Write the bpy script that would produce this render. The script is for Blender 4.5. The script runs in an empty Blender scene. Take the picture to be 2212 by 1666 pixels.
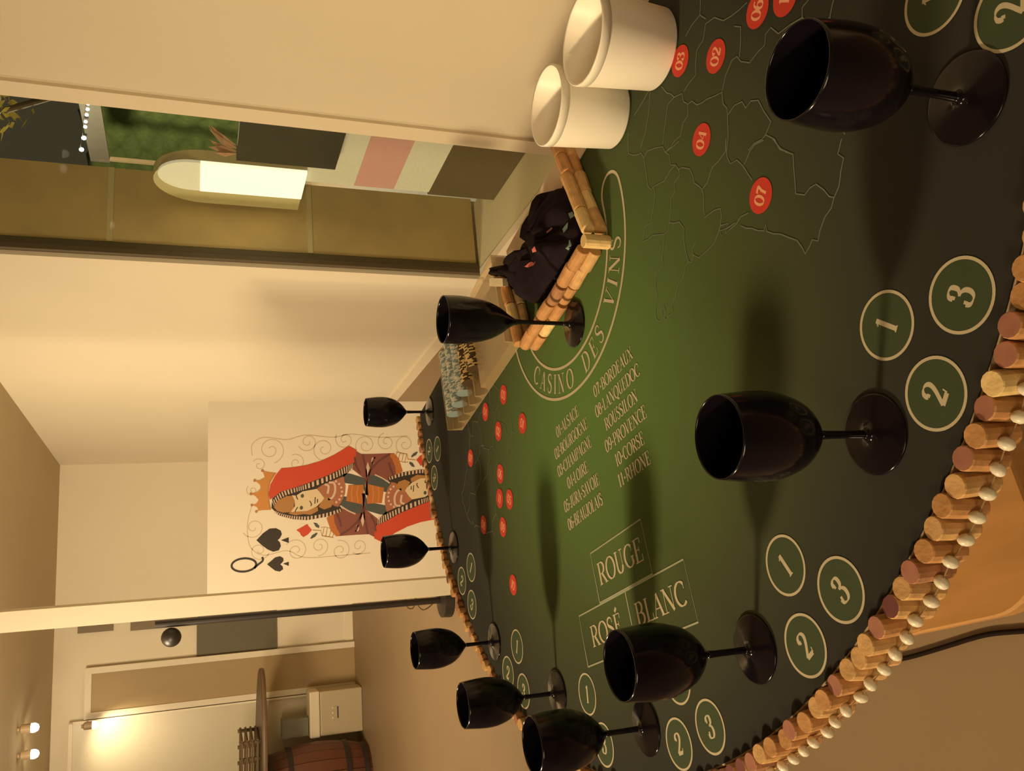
import bpy, bmesh, math, random
from mathutils import Vector, Matrix
random.seed(7)
scene = bpy.context.scene
col = scene.collection

# ------------------------------------------------------------------ camera
W, H = 2212, 1666
FPX, PITCH, ROLL = 1829.66, 0.360283, 0.0062605
TABLE_Z = 0.76
CAM = Vector((0, 0, TABLE_Z + 0.66))
Fv = Vector((0, math.cos(PITCH), -math.sin(PITCH)))
R0 = Vector((1, 0, 0)); U0 = R0.cross(Fv)
Rv = math.cos(ROLL) * R0 + math.sin(ROLL) * U0        # to the right in the upright view
Uv = -math.sin(ROLL) * R0 + math.cos(ROLL) * U0       # up in the upright view
cd = bpy.data.cameras.new('camera'); cam = bpy.data.objects.new('camera', cd); col.objects.link(cam)
cd.sensor_fit = 'HORIZONTAL'; cd.sensor_width = 36; cd.lens = FPX / W * 36; cd.clip_start = 0.02; cd.clip_end = 200
m = Matrix.Identity(4)                                # phone held sideways: world up is to the left of the frame
for i in range(3):
    m[i][0] = -Uv[i]; m[i][1] = Rv[i]; m[i][2] = -Fv[i]; m[i][3] = CAM[i]
cam.matrix_world = m
scene.camera = cam

# ------------------------------------------------------------------ light
scene.view_settings.view_transform = 'Standard'; scene.view_settings.look = 'None'
scene.view_settings.gamma = 1; scene.view_settings.use_curve_mapping = False
scene.view_settings.exposure = 0.0
wd = bpy.data.worlds.new('night'); scene.world = wd; wd.use_nodes = True
wd.node_tree.nodes['Background'].inputs[0].default_value = (0.30, 0.24, 0.14, 1)
wd.node_tree.nodes['Background'].inputs[1].default_value = 0.16

def area(name, loc, target, size, power, color, size_y=None, spread=180):
    l = bpy.data.lights.new(name, 'AREA'); l.energy = power; l.color = color
    l.shape = 'RECTANGLE' if size_y else 'DISK'; l.size = size; l.spread = math.radians(spread)
    if size_y: l.size_y = size_y
    o = bpy.data.objects.new(name, l); col.objects.link(o); o.location = loc
    o.rotation_euler = (Vector(target) - Vector(loc)).to_track_quat('-Z', 'Y').to_euler()
    return o
WARM = (1.0, 0.70, 0.36)
area('lamp_key', (-3.40, 0.98, 2.42), (0.3, 1.35, 0.76), 0.38, 38, (1.0, 0.74, 0.42), spread=78)
area('fill_side', (-2.5, 1.3, 2.30), (-0.65, 5.4, 1.25), 1.5, 34, (1.0, 0.78, 0.50), spread=80)  # unseen fill added to brighten the card board and the walls behind
area('fill_hall', (-2.4, 4.4, 2.38), (-0.7, 6.4, 0.75), 1.0, 105, (1.0, 0.79, 0.51))  # added fill light for the far walls, no fixture there
area('fill_rear', (-1.6, -1.6, 2.46), (-0.5, 2.4, 0.8), 1.4, 66, (1.0, 0.76, 0.45))  # added fill light from behind the camera, no fixture there

# ------------------------------------------------------------------ helpers
def ray(x, y):
    return (Fv * FPX + Rv * (H / 2 - y) + Uv * (W / 2 - x)).normalized()
def on_z(x, y, z):
    d = ray(x, y); return CAM + d * ((z - CAM.z) / d.z)
def at_y(x, y, Y):
    d = ray(x, y); return CAM + d * (Y / d.y)
def on_plane(x, y, p0, n):
    d = ray(x, y); return CAM + d * ((Vector(p0) - CAM).dot(n) / d.dot(n))

MATS = {}
def mat(name, color, rough=0.6, metal=0.0, noise=0, nscale=20.0, bump=0.0, emit=None, estr=0.0, spec=0.5, trans=0.0, coords='Object', stretch=None):
    if name in MATS: return MATS[name]
    M = bpy.data.materials.new(name); M.use_nodes = True; nt = M.node_tree
    b = nt.nodes['Principled BSDF']
    b.inputs['Base Color'].default_value = (*color, 1); b.inputs['Roughness'].default_value = rough
    b.inputs['Metallic'].default_value = metal; b.inputs['Specular IOR Level'].default_value = spec
    if trans: b.inputs['Transmission Weight'].default_value = trans
    if emit: b.inputs['Emission Color'].default_value = (*emit, 1); b.inputs['Emission Strength'].default_value = estr
    if noise or bump:
        tc = nt.nodes.new('ShaderNodeTexCoord'); tx = nt.nodes.new('ShaderNodeTexNoise')
        tx.inputs['Scale'].default_value = nscale; tx.inputs['Detail'].default_value = 6
        src = tc.outputs[coords]
        if stretch:
            mp = nt.nodes.new('ShaderNodeMapping'); mp.inputs['Scale'].default_value = stretch
            nt.links.new(src, mp.inputs['Vector']); src = mp.outputs[0]
        nt.links.new(src, tx.inputs['Vector'])
        if noise:
            mx = nt.nodes.new('ShaderNodeMix'); mx.data_type = 'RGBA'
            mx.inputs[6].default_value = (*[c * (1 - noise) for c in color], 1)
            mx.inputs[7].default_value = (*[min(1, c * (1 + noise)) for c in color], 1)
            nt.links.new(tx.outputs[0], mx.inputs[0]); nt.links.new(mx.outputs[2], b.inputs['Base Color'])
        if bump:
            bp = nt.nodes.new('ShaderNodeBump'); bp.inputs['Strength'].default_value = bump; bp.inputs['Distance'].default_value = 0.01
            nt.links.new(tx.outputs[0], bp.inputs['Height']); nt.links.new(bp.outputs[0], b.inputs['Normal'])
    MATS[name] = M
    return M
def s2l(r, g, b):
    f = lambda c: (c / 255 / 12.92) if c <= 10.31 else ((c / 255 + 0.055) / 1.055) ** 2.4
    return (f(r), f(g), f(b))

def tag(o, label=None, cat=None, group=None, kind=None):
    if label: o['label'] = label
    if cat: o['category'] = cat
    if group: o['group'] = group
    if kind: o['kind'] = kind
    return o
def empty(name, loc=(0, 0, 0), rz=0, label=None, cat=None, group=None):
    o = bpy.data.objects.new(name, None); col.objects.link(o); o.location = loc; o.rotation_euler = (0, 0, rz)
    o.empty_display_size = 0.05
    return tag(o, label, cat, group)
def mesh(verts, faces, mats=(), smooth=False, idx=None):
    me = bpy.data.meshes.new('m'); me.from_pydata([tuple(v) for v in verts], [], faces)
    for mm in mats: me.materials.append(mm)
    if idx: me.polygons.foreach_set('material_index', idx)
    if smooth: me.polygons.foreach_set('use_smooth', [True] * len(me.polygons))
    me.update()
    return me
def link(name, me, parent=None, loc=(0, 0, 0), rot=(0, 0, 0)):
    o = bpy.data.objects.new(name, me); me.name = name; col.objects.link(o)
    o.location = loc; o.rotation_euler = rot
    if parent: o.parent = parent
    return o
def fix_normals(me):
    bm = bmesh.new(); bm.from_mesh(me); bmesh.ops.recalc_face_normals(bm, faces=bm.faces); bm.to_mesh(me); bm.free()
def box_data(p, a, b, c):
    p, a, b, c = map(Vector, (p, a, b, c))
    v = [p, p + a, p + a + b, p + b, p + c, p + a + c, p + a + b + c, p + b + c]
    f = [(0, 3, 2, 1), (4, 5, 6, 7), (0, 1, 5, 4), (1, 2, 6, 5), (2, 3, 7, 6), (3, 0, 4, 7)]
    return v, f
def pbox(name, p, a, b, c, material, parent=None, bevel=0):
    me = mesh(*box_data(p, a, b, c), [material]); fix_normals(me)
    o = link(name, me, parent)
    if bevel:
        mo = o.modifiers.new('b', 'BEVEL'); mo.width = bevel; mo.segments = 2
    return o
def cbox(name, c, s, material, parent=None, bevel=0):
    c = Vector(c); s = Vector(s)
    return pbox(name, c - s / 2, (s.x, 0, 0), (0, s.y, 0), (0, 0, s.z), material, parent, bevel)
def lathe(profile, n=48, closed=False):
    v = []; f = []
    for r, z in profile:
        for i in range(n):
            a = 2 * math.pi * i / n; v.append((r * math.cos(a), r * math.sin(a), z))
    for j in range(len(profile) - 1):
        for i in range(n):
            k = (i + 1) % n; f.append((j * n + i, j * n + k, (j + 1) * n + k, (j + 1) * n + i))
    f.append(tuple(range(n - 1, -1, -1)))
    f.append(tuple((len(profile) - 1) * n + i for i in range(n)))
    return v, f
def tube(pts, r, n=8):
    pts = [Vector(p) for p in pts]; v = []; f = []
    for i, p in enumerate(pts):
        t = (pts[min(i + 1, len(pts) - 1)] - pts[max(i - 1, 0)]).normalized()
        a = t.cross(Vector((0, 0, 1)))
        if a.length < 1e-3: a = t.cross(Vector((1, 0, 0)))
        a.normalize(); b = t.cross(a)
        for k in range(n):
            th = 2 * math.pi * k / n; v.append(p + (a * math.cos(th) + b * math.sin(th)) * r)
    for i in range(len(pts) - 1):
        for k in range(n):
            l = (k + 1) % n; f.append((i * n + k, i * n + l, (i + 1) * n + l, (i + 1) * n + k))
    f.append(tuple(range(n))); f.append(tuple((len(pts) - 1) * n + k for k in range(n - 1, -1, -1)))
    return v, f
def spline(pts, sub=6):
    pts = [Vector(p) for p in pts]; out = []
    for i in range(len(pts) - 1):
        p0, p1, p2, p3 = pts[max(i - 1, 0)], pts[i], pts[i + 1], pts[min(i + 2, len(pts) - 1)]
        for k in range(sub):
            t = k / sub
            out.append(0.5 * ((2 * p1) + (p2 - p0) * t + (2 * p0 - 5 * p1 + 4 * p2 - p3) * t * t + (3 * p1 - p0 - 3 * p2 + p3) * t ** 3))
    return out + [pts[-1]]

# ------------------------------------------------------------------ materials
WALL = mat('wall_paint', (0.74, 0.66, 0.50), 0.75, noise=0.03, nscale=3, bump=0.05)
CEIL = mat('ceiling_paint', (0.55, 0.45, 0.28), 0.85, noise=0.03, nscale=3)
FLOOR = mat('floor_vinyl', (0.27, 0.185, 0.100), 0.55, noise=0.10, nscale=2.2)
TRIM = mat('white_trim', (0.80, 0.70, 0.52), 0.5, noise=0.02, nscale=8)
BLACKP = mat('black_glossy_plastic', (0.006, 0.0045, 0.007), 0.15, noise=0.2, nscale=30, spec=0.30)
CREAM = mat('print_cream', (0.50, 0.44, 0.30), 0.8, noise=0.05, nscale=60)

# ------------------------------------------------------------------ room shell
CEIL_Z = 2.5
C0 = Vector((-0.72, 8.3, 0)); E1 = Vector((0.28, -0.96, 0)); E2 = Vector((-0.9806, -0.196, 0)); OUT = Vector((0.96, 0.28, 0)); BACK = Vector((-0.196, 0.9806, 0))
Z = Vector((0, 0, 1))
def struct(o): o['kind'] = 'structure'; return o
FL = C0 + E2 * 7.5
# floor covers the room only
struct(pbox('floor', C0 + OUT * 0.0 - Z * 0.1, E1 * 11.5, E2 * 7.5, Z * 0.1, FLOOR))
struct(pbox('ceiling', C0 + Z * CEIL_Z, E1 * 11.5, E2 * 7.5, Z * 0.1, CEIL))
struct(pbox('wall_back', C0 - E2 * 0.45, E2 * 7.95, BACK * 0.12, Z * CEIL_Z, WALL))
struct(pbox('wall_left', FL, E1 * 11.5, E2 * 0.12, Z * CEIL_Z, WALL))
struct(pbox('wall_rear', C0 + E1 * 11.5, E2 * 7.5, E1 * 0.12, Z * CEIL_Z, WALL))
# right wall with the tall window
def kpos(x, y):
    p = on_plane(x, y, C0, OUT); return (p - C0).dot(E1)
K0 = (kpos(0, 548) + kpos(1000, 602)) / 2
K1 = (kpos(0, 190) + kpos(1180, 327)) / 2
REV = 0.43; WTOP = 2.36; WBOT = 0.06
RW = struct(pbox('wall_right', C0, E1 * K0, OUT * REV, Z * CEIL_Z, WALL))
struct(pbox('wall_right.001', C0 + E1 * K1, E1 * (11.5 - K1), OUT * REV, Z * CEIL_Z, WALL))
struct(pbox('wall_right.002', C0 + E1 * K0 + Z * WTOP, E1 * (K1 - K0), OUT * REV, Z * (CEIL_Z - WTOP), WALL))
struct(pbox('wall_right.003', C0 + E1 * K0, E1 * (K1 - K0), OUT * REV, Z * WBOT, WALL))
for n_, a, b in (('baseboard_right', 0.0, K0), ('baseboard_right.001', K1, 11.4)):
    struct(pbox(n_, C0 + E1 * a - OUT * 0.014, E1 * (b - a), OUT * 0.014, Z * 0.07, TRIM))
struct(pbox('baseboard_back', C0 + E2 * 0.02, E2 * 7.4, -BACK * 0.014, Z * 0.07, TRIM))
# window unit
GLASS = bpy.data.materials.new('window_glass'); GLASS.use_nodes = True
nt = GLASS.node_tree; nt.nodes.clear()
o_ = nt.nodes.new('ShaderNodeOutputMaterial'); mx = nt.nodes.new('ShaderNodeMixShader'); tr = nt.nodes.new('ShaderNodeBsdfTransparent'); gl = nt.nodes.new('ShaderNodeBsdfGlossy'); pass
gl.inputs['Roughness'].default_value = 0.02; mx.inputs[0].default_value = 0.003; tr.inputs[0].default_value = (0.93, 0.95, 0.90, 1)
nt.links.new(tr.outputs[0], mx.inputs[1]); nt.links.new(gl.outputs[0], mx.inputs[2]); nt.links.new(mx.outputs[0], o_.inputs[0])
win = empty('window_1', C0 + E1 * (K0 + K1) / 2 + Z * WBOT); win['kind'] = 'structure'
MI = win.location.copy()
def wp(k, w, z): return C0 + E1 * k + OUT * w + Z * z - MI
EDGE_DARK = mat('dark_edge', (0.10, 0.075, 0.035), 0.6, noise=0.1)  # dark strip down the left window edge
def wbar(name, k, w, z, dk, dw, dz, mtl): return pbox(name, wp(k, w, z), E1 * dk, OUT * dw, Z * dz, mtl, win)
wbar('window_frame', K0, 0.02, WBOT, 0.030, 0.05, WTOP - WBOT, EDGE_DARK)
wbar('window_frame', K1 - 0.012, -0.012, WBOT, 0.075, 0.06, WTOP - WBOT, TRIM)
wbar('window_frame', K0 + 0.03, 0.02, WTOP - 0.05, K1 - K0 - 0.045, 0.05, 0.05, TRIM)
wbar('window_sill', K0 + 0.03, 0.0, WBOT, K1 - K0 - 0.045, 0.40, 0.03, TRIM)
wbar('pane', K0 + 0.03, 0.042, WBOT + 0.03, K1 - K0 - 0.045, 0.006, WTOP - WBOT - 0.08, GLASS)
# stone slabs lining the outer reveal, with light joints between them
STONE = mat('reveal_stone', (0.58, 0.43, 0.20), 0.8, noise=0.22, nscale=5, bump=0.1)
JOINT = mat('reveal_joint', (0.62, 0.52, 0.30), 0.8, noise=0.05)
def zrev(x): return on_plane(x, 470, C0 + E1 * (K0 + 0.02), E1).z
zs = [WBOT + 0.03, zrev(668), zrev(238), WTOP - 0.05]
for a, b in zip(zs, zs[1:]):
    wbar('reveal_slab', K0 + 0.0, 0.075, a + 0.012, 0.022, REV - 0.075, b - a - 0.024, STONE)
for a in zs[1:3]:
    wbar('reveal_joint', K0 + 0.0, 0.075, a - 0.012, 0.026, REV - 0.075, 0.024, JOINT)

# pillar at the end of the partition
PY = 4.45
pa, pb = at_y(500, 1284.5, PY), at_y(500, 1326, PY)
struct(pbox('wall_pillar', (pb.x, PY, 0), (pa.x - pb.x, 0, 0), (0, 0.05, 0), (0, 0, CEIL_Z), WALL))

# ------------------------------------------------------------------ game table
ANG = math.radians(116.2)
Dv = Vector((math.cos(ANG), math.sin(ANG), 0)); Nv = Vector((-math.sin(ANG), math.cos(ANG), 0))
TC = Dv * 1.245 - Nv * 1.05
TROT = ANG - math.pi
table = empty('game_table', (TC.x, TC.y, 0), TROT, 'half-round casino table with printed green felt and a rim of wine corks', 'table')
TM = Matrix.Translation((TC.x, TC.y, 0)) @ Matrix.Rotation(TROT, 4, 'Z'); TMI = TM.inverted()
def loc(x, y, z=TABLE_Z): return TMI @ on_z(x, y, z)      # point seen on the table top, in table coordinates
RT = 1.094
def half_disc(r, z0, z1, n=96, back=0.0):
    v = []
    ring = [(-r, back)] + [(-r * math.cos(math.pi * i / n), -r * math.sin(math.pi * i / n)) for i in range(n + 1)] + [(r, back)]
    if back == 0: ring = ring[1:-1]
    N = len(ring)
    v = [(x, y, z0) for x, y in ring] + [(x, y, z1) for x, y in ring]
    f = [tuple(range(N - 1, -1, -1)), tuple(range(N, 2 * N))] + [(i, (i + 1) % N, N + (i + 1) % N, N + i) for i in range(N)]
    return v, f
BOARD = mat('table_board', (0.55, 0.42, 0.27), 0.6, noise=0.12, nscale=14)
PALE = mat('pale_table_edge', (0.72, 0.56, 0.42), 0.6, noise=0.04, nscale=14)
me = mesh(*half_disc(RT, TABLE_Z - 0.04, TABLE_Z - 0.002, back=0.0), [BOARD]); fix_normals(me); link('table_top', me, table)
# felt with its printed glow: green in the middle, near black towards the rim
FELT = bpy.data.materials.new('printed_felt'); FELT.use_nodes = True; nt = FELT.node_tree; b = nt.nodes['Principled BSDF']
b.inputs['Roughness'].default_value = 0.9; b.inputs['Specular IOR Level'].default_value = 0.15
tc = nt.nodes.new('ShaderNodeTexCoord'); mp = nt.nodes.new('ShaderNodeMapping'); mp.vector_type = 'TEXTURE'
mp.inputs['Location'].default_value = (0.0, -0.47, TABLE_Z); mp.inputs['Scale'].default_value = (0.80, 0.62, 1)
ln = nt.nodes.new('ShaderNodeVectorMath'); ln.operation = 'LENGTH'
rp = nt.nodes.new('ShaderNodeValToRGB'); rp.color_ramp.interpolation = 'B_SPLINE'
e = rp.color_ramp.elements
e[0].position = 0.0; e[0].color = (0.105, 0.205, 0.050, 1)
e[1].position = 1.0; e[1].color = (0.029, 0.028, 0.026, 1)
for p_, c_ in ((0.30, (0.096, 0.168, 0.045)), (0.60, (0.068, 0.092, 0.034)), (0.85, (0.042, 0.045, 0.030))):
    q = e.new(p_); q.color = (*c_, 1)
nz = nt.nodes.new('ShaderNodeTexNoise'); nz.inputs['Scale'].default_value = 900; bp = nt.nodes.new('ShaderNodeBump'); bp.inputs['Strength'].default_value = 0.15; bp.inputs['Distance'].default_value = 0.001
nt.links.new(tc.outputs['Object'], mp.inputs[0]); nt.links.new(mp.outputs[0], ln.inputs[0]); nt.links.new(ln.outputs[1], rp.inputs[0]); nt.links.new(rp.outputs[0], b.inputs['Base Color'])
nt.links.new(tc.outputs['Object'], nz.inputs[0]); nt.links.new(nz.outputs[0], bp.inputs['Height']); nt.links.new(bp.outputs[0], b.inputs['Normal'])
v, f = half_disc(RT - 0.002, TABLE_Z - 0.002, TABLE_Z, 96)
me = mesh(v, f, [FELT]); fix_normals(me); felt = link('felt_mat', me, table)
# bare pale strip on the dealer's edge
pbox('edge_strip', (-0.222, -0.058, TABLE_Z + 0.0004), (0.55, 0, 0), (0, 0.066, 0), (0, 0, 0.0036), PALE, table)
WOODL = mat('table_leg_wood', (0.40, 0.25, 0.12), 0.5, noise=0.15, nscale=12, stretch=(1, 1, 0.1))
for lx, ly in ((-0.75, -0.12), (0.75, -0.12), (-0.42, -0.72), (0.42, -0.72)):
    cbox('leg', (lx, ly, (TABLE_Z - 0.04) / 2), (0.06, 0.06, TABLE_Z - 0.04), WOODL, table, 0.006)

# ---- prints on the felt
def flat_strokes(strokes, z):
    """strokes: list of (pts, widths) in 2D -> ribbon mesh data"""
    v = []; f = []
    for k_, (pts, ws) in enumerate(strokes):
        n = len(pts); base = len(v); z += 0.000004 if k_ < 40 else 0     # later strokes lie a hair higher
        closed = n > 3 and (pts[0][0] - pts[-1][0]) ** 2 + (pts[0][1] - pts[-1][1]) ** 2 < 1e-12
        for i, (x, y) in enumerate(pts):
            a = pts[i - 1] if i else (pts[-2] if closed else pts[0]); c = pts[i + 1] if i < n - 1 else (pts[1] if closed else pts[-1])
            dx, dy = c[0] - a[0], c[1] - a[1]; L = math.hypot(dx, dy) or 1
            nx, ny = -dy / L, dx / L; w = ws[i] / 2
            v += [(x + nx * w, y + ny * w, z), (x - nx * w, y - ny * w, z)]
        for i in range(n - 1):
            f.append((base + 2 * i, base + 2 * i + 1, base + 2 * i + 3, base + 2 * i + 2))
    return v, f
def arc(cx, cy, rx, ry, a0, a1, n=18):
    return [(cx + rx * math.cos(math.radians(a0 + (a1 - a0) * i / n)), cy + ry * math.sin(math.radians(a0 + (a1 - a0) * i / n))) for i in range(n + 1)]
K_, H_ = 0.15, 0.045
G = {}
G['A'] = (.72, [('h', [(.05, 0), (.34, 1)]), ('k', [(.34, 1), (.62, 0)]), ('h', [(.16, .35), (.5, .35)])], [(.05, 0), (.63, 0)])
G['B'] = (.70, [('k', [(.16, 0), (.16, 1)]), ('h', [(.03, 1), (.36, 1)]), ('v', arc(.34, .76, .22, .24, 90, -90)), ('h', [(.16, .52), (.38, .52)]), ('v', arc(.37, .26, .26, .26, 90, -90)), ('h', [(.03, 0), (.38, 0)])], [])
G['C'] = (.74, [('v', arc(.42, .5, .36, .5, 45, 315, 28)), ('h', [(.67, .95), (.67, .66)])], [])
G['D'] = (.80, [('k', [(.16, 0), (.16, 1)]), ('h', [(.03, 1), (.36, 1)]), ('v', arc(.34, .5, .38, .5, 90, -90)), ('h', [(.03, 0), (.36, 0)])], [])
G['E'] = (.66, [('k', [(.16, 0), (.16, 1)]), ('h', [(.03, 1), (.56, 1)]), ('h', [(.16, .52), (.42, .52)]), ('h', [(.03, 0), (.6, 0)]), ('h', [(.56, 1), (.56, .76)]), ('h', [(.6, 0), (.6, .26)]), ('h', [(.42, .4), (.42, .64)])], [])
G['G'] = (.80, [('v', arc(.42, .5, .36, .5, 45, 330, 28)), ('h', [(.67, .95), (.67, .66)]), ('k', [(.66, .42), (.66, .06)])], [(.66, .42)])
G['H'] = (.82, [('k', [(.16, 0), (.16, 1)]), ('k', [(.64, 0), (.64, 1)]), ('h', [(.16, .5), (.64, .5)])], [(.16, 0), (.16, 1), (.64, 0), (.64, 1)])
G['I'] = (.36, [('k', [(.18, 0), (.18, 1)])], [(.18, 0), (.18, 1)])
G['J'] = (.46, [('k', [(.30, 1), (.30, .2)]), ('v', arc(.17, .2, .13, .2, 0, -160))], [(.30, 1)])
G['L'] = (.62, [('k', [(.16, 0), (.16, 1)]), ('h', [(.03, 0), (.56, 0)]), ('h', [(.56, 0), (.56, .26)])], [(.16, 1)])
G['M'] = (.96, [('h', [(.12, 0), (.12, 1)]), ('k', [(.14, 1), (.46, .03)]), ('h', [(.46, .03), (.80, 1)]), ('k', [(.80, 1), (.80, 0)])], [(.12, 0), (.12, 1), (.8, 0), (.8, 1)])
G['N'] = (.80, [('h', [(.12, 0), (.12, 1)]), ('k', [(.12, 1), (.66, 0)]), ('h', [(.66, 0), (.66, 1)])], [(.12, 0), (.66, 1), (.1, 1)])
G['O'] = (.82, [('v', arc(.41, .5, .36, .5, 0, 360, 36))], [])
G['P'] = (.64, [('k', [(.16, 0), (.16, 1)]), ('h', [(.03, 1), (.36, 1)]), ('v', arc(.34, .74, .25, .26, 90, -90)), ('h', [(.16, .48), (.36, .48)])], [(.16, 0)])
G['Q'] = (.82, G['O'][1] + [('k', [(.40, .02), (.56, -.16), (.76, -.18)])], [])
G['R'] = (.74, G['P'][1] + [('k', [(.36, .48), (.66, 0)])], [(.16, 0), (.66, 0)])
G['S'] = (.58, [('s', [(.47, .74), (.46, .9), (.38, .98), (.28, 1), (.17, .97), (.09, .88), (.08, .74), (.15, .63), (.28, .55), (.42, .46), (.5, .36), (.51, .22), (.46, .09), (.36, .01), (.26, 0), (.15, .03), (.07, .13), (.06, .27)])], [])
G['U'] = (.78, [('k', [(.16, 1), (.16, .3)]), ('v', arc(.38, .3, .22, .3, 180, 360)), ('h', [(.6, .3), (.6, 1)])], [(.16, 1), (.6, 1)])
G['V'] = (.72, [('k', [(.09, 1), (.37, 0)]), ('h', [(.37, 0), (.64, 1)])], [(.08, 1), (.64, 1)])
G['X'] = (.72, [('k', [(.1, 1), (.6, 0)]), ('h', [(.62, 1), (.08, 0)])], [(.1, 1), (.62, 1), (.6, 0), (.08, 0)])
G['\u00c9'] = (.66, G['E'][1] + [('k', [(.26, 1.12), (.42, 1.30)])], [])
G['-'] = (.34, [('k', [(.05, .42), (.29, .42)])], [])
G[' '] = (.42, [], [])
G['0'] = (.62, [('v', arc(.31, .5, .26, .5, 0, 360, 30))], [])
G['1'] = (.44, [('k', [(.24, 0), (.24, 1)]), ('h', [(.24, .99), (.07, .84)])], [(.24, 0)])
G['2'] = (.62, [('v', [(.10, .72), (.08, .8), (.13, .93), (.27, 1), (.42, .97), (.51, .85), (.5, .7), (.40, .5), (.22, .26), (.07, .06)]), ('k', [(.06, .06), (.5, .06)]), ('h', [(.52, .06), (.56, .26)]), ('d', [(.15, .72), (.16, .73)])], [])
G['3'] = (.60, [('v', [(.10, .76), (.12, .92), (.27, 1), (.42, .95), (.47, .80), (.43, .64), (.26, .54)]), ('v', [(.26, .54), (.42, .5), (.52, .36), (.51, .15), (.40, .02), (.25, 0), (.11, .06), (.07, .22)]), ('d', [(.14, .75), (.15, .76)]), ('d', [(.12, .24), (.13, .25)])], [])
G['4'] = (.64, [('h', [(.40, 1), (.04, .28)]), ('h', [(.04, .28), (.58, .28)]), ('k', [(.42, 1), (.42, 0)])], [(.42, 0)])
G['5'] = (.58, [('k', [(.14, .94), (.46, .94)]), ('h', [(.13, 1), (.11, .52)]), ('v', [(.11, .54), (.26, .62), (.42, .57), (.5, .4), (.5, .2), (.4, .03), (.24, 0), (.1, .06), (.07, .2)])], [])
G['6'] = (.60, [('v', arc(.30, .31, .22, .31, 0, 360, 26)), ('v', [(.47, .92), (.36, 1), (.2, .9), (.1, .66), (.08, .36)])], [])
G['7'] = (.58, [('k', [(.06, .95), (.52, .95)]), ('k', [(.50, .95), (.30, .5), (.24, 0)]), ('h', [(.06, 1), (.05, .78)])], [])
G['8'] = (.60, [('v', arc(.30, .77, .19, .23, 0, 360, 24)), ('v', arc(.30, .27, .24, .27, 0, 360, 24))], [])
G['9'] = (.60, [('v', arc(.30, .69, .22, .31, 0, 360, 26)), ('v', [(.13, .08), (.24, 0), (.4, .1), (.5, .34), (.52, .64)])], [])
def glyph(ch, bold=1.0):
    adv, strokes, serifs = G[ch]; out = []
    for mode, pts in strokes:
        if mode in 'vs' and len(pts) < 19: pts = [(q.x, q.y) for q in spline([Vector((a, b_, 0)) for a, b_ in pts], 5)]
        if mode == 'k': ws = [K_ * bold] * len(pts)
        elif mode == 'h': ws = [H_ * bold] * len(pts)
        elif mode == 'd':
            c = pts[0]; pts = [(c[0] - .06, c[1]), (c[0] + .06, c[1])]; ws = [.12 * bold] * 2
        else:
            ws = []
            for i in range(len(pts)):
                a, c = pts[max(i - 1, 0)], pts[min(i + 1, len(pts) - 1)]
                dx, dy = abs(c[0] - a[0]), abs(c[1] - a[1]); q = dy / (math.hypot(dx, dy) or 1)
                if mode == 's':
                    q = 1 - abs(2 * i / (len(pts) - 1) - 1) ** 1.2
                ws.append((H_ + (K_ - H_) * q) * bold)
        out.append((pts, ws))
    for x, y in serifs:
        out.append(([(x - .13, y), (x + .13, y)], [H_ * bold] * 2))
    return adv, out
def text_strokes(s, cap, center=(0, 0), rot=0.0, bold=1.0, width=None, track=0.04):
    """a line of lettering centred on `center` (vertical middle)"""
    x = 0; raw = []
    for ch in s:
        adv, st = glyph(ch, bold)
        raw += [([(px + x, py - .5) for px, py in pts], ws) for pts, ws in st]
        x += adv + track
    x -= track
    sx = (width / (x * cap)) if width else 1.0
    c, sn = math.cos(rot), math.sin(rot); out = []
    for pts, ws in raw:
        q = []
        for px, py in pts:
            u, w = (px - x / 2) * cap * sx, py * cap
            q.append((center[0] + u * c - w * sn, center[1] + u * sn + w * c))
        out.append((q, [k * cap * (sx ** .5) for k in ws]))
    return out
def print_part(name, strokes, z, material, parent=None, label=None):
    v, f = flat_strokes(strokes, z)
    o = link(name, mesh(v, f, [material]), parent or felt)
    if label: o['label'] = label
    return o
def poly_part(name, pts, z, material, parent):
    return link(name, mesh([(x, y, z) for x, y in pts], [tuple(range(len(pts)))], [material]), parent)
ZP = TABLE_Z + 0.0006
def nsplit(pts, w): return (pts, [w] * len(pts))

# word boxes
BX = mat('print_box_line', (0.34, 0.36, 0.24), 0.85, noise=0.05, nscale=50)
def rect(x0, x1, y0, y1): return [(x0, y0), (x1, y0), (x1, y1), (x0, y1), (x0, y0 - 0.0012)]
print_part('box_outline', [nsplit(rect(-0.099, 0.099, -0.806, -0.719), 0.0028)], ZP, BX)
print_part('box_outline', [nsplit(rect(-0.194, 0.194, -0.898, -0.809), 0.0028), nsplit([(0.0, -0.898), (0.0, -0.809)], 0.0028)], ZP, BX)
print_part('lettering', text_strokes('ROUGE', 0.036, (0.0, -0.761), width=0.168), ZP, CREAM)
print_part('lettering', text_strokes('ROS\u00c9', 0.034, (-0.096, -0.853), width=0.125), ZP, CREAM)
print_part('lettering', text_strokes('BLANC', 0.034, (0.100, -0.852), width=0.160), ZP, CREAM)
# regions list
C1 = ['01-ALSACE', '02-BOURGOGNE', '03-CHAMPAGNE', '04-LOIRE', '05-JURA-SAVOIE', '06-BEAUJOLAIS']
C2 = ['07-BORDEAUX', '08-LANQUEDOC', 'ROUSSILON', '09-PROVENCE', '10-CORSE', '11-RHONE']
W1 = [.108, .158, .160, .094, .160, .155]; W2 = [.152, .170, .122, .152, .104, .114]
for i, (s, w) in enumerate(zip(C1, W1)):
    print_part('lettering', text_strokes(s, 0.021, (-0.091, -(0.468 + i * 0.0355)), width=w, bold=1.15), ZP, CREAM)
for i, (s, w) in enumerate(zip(C2, W2)):
    print_part('lettering', text_strokes(s, 0.021, (0.112, -(0.468 + i * 0.0345)), width=w, bold=1.15), ZP, CREAM)
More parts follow.
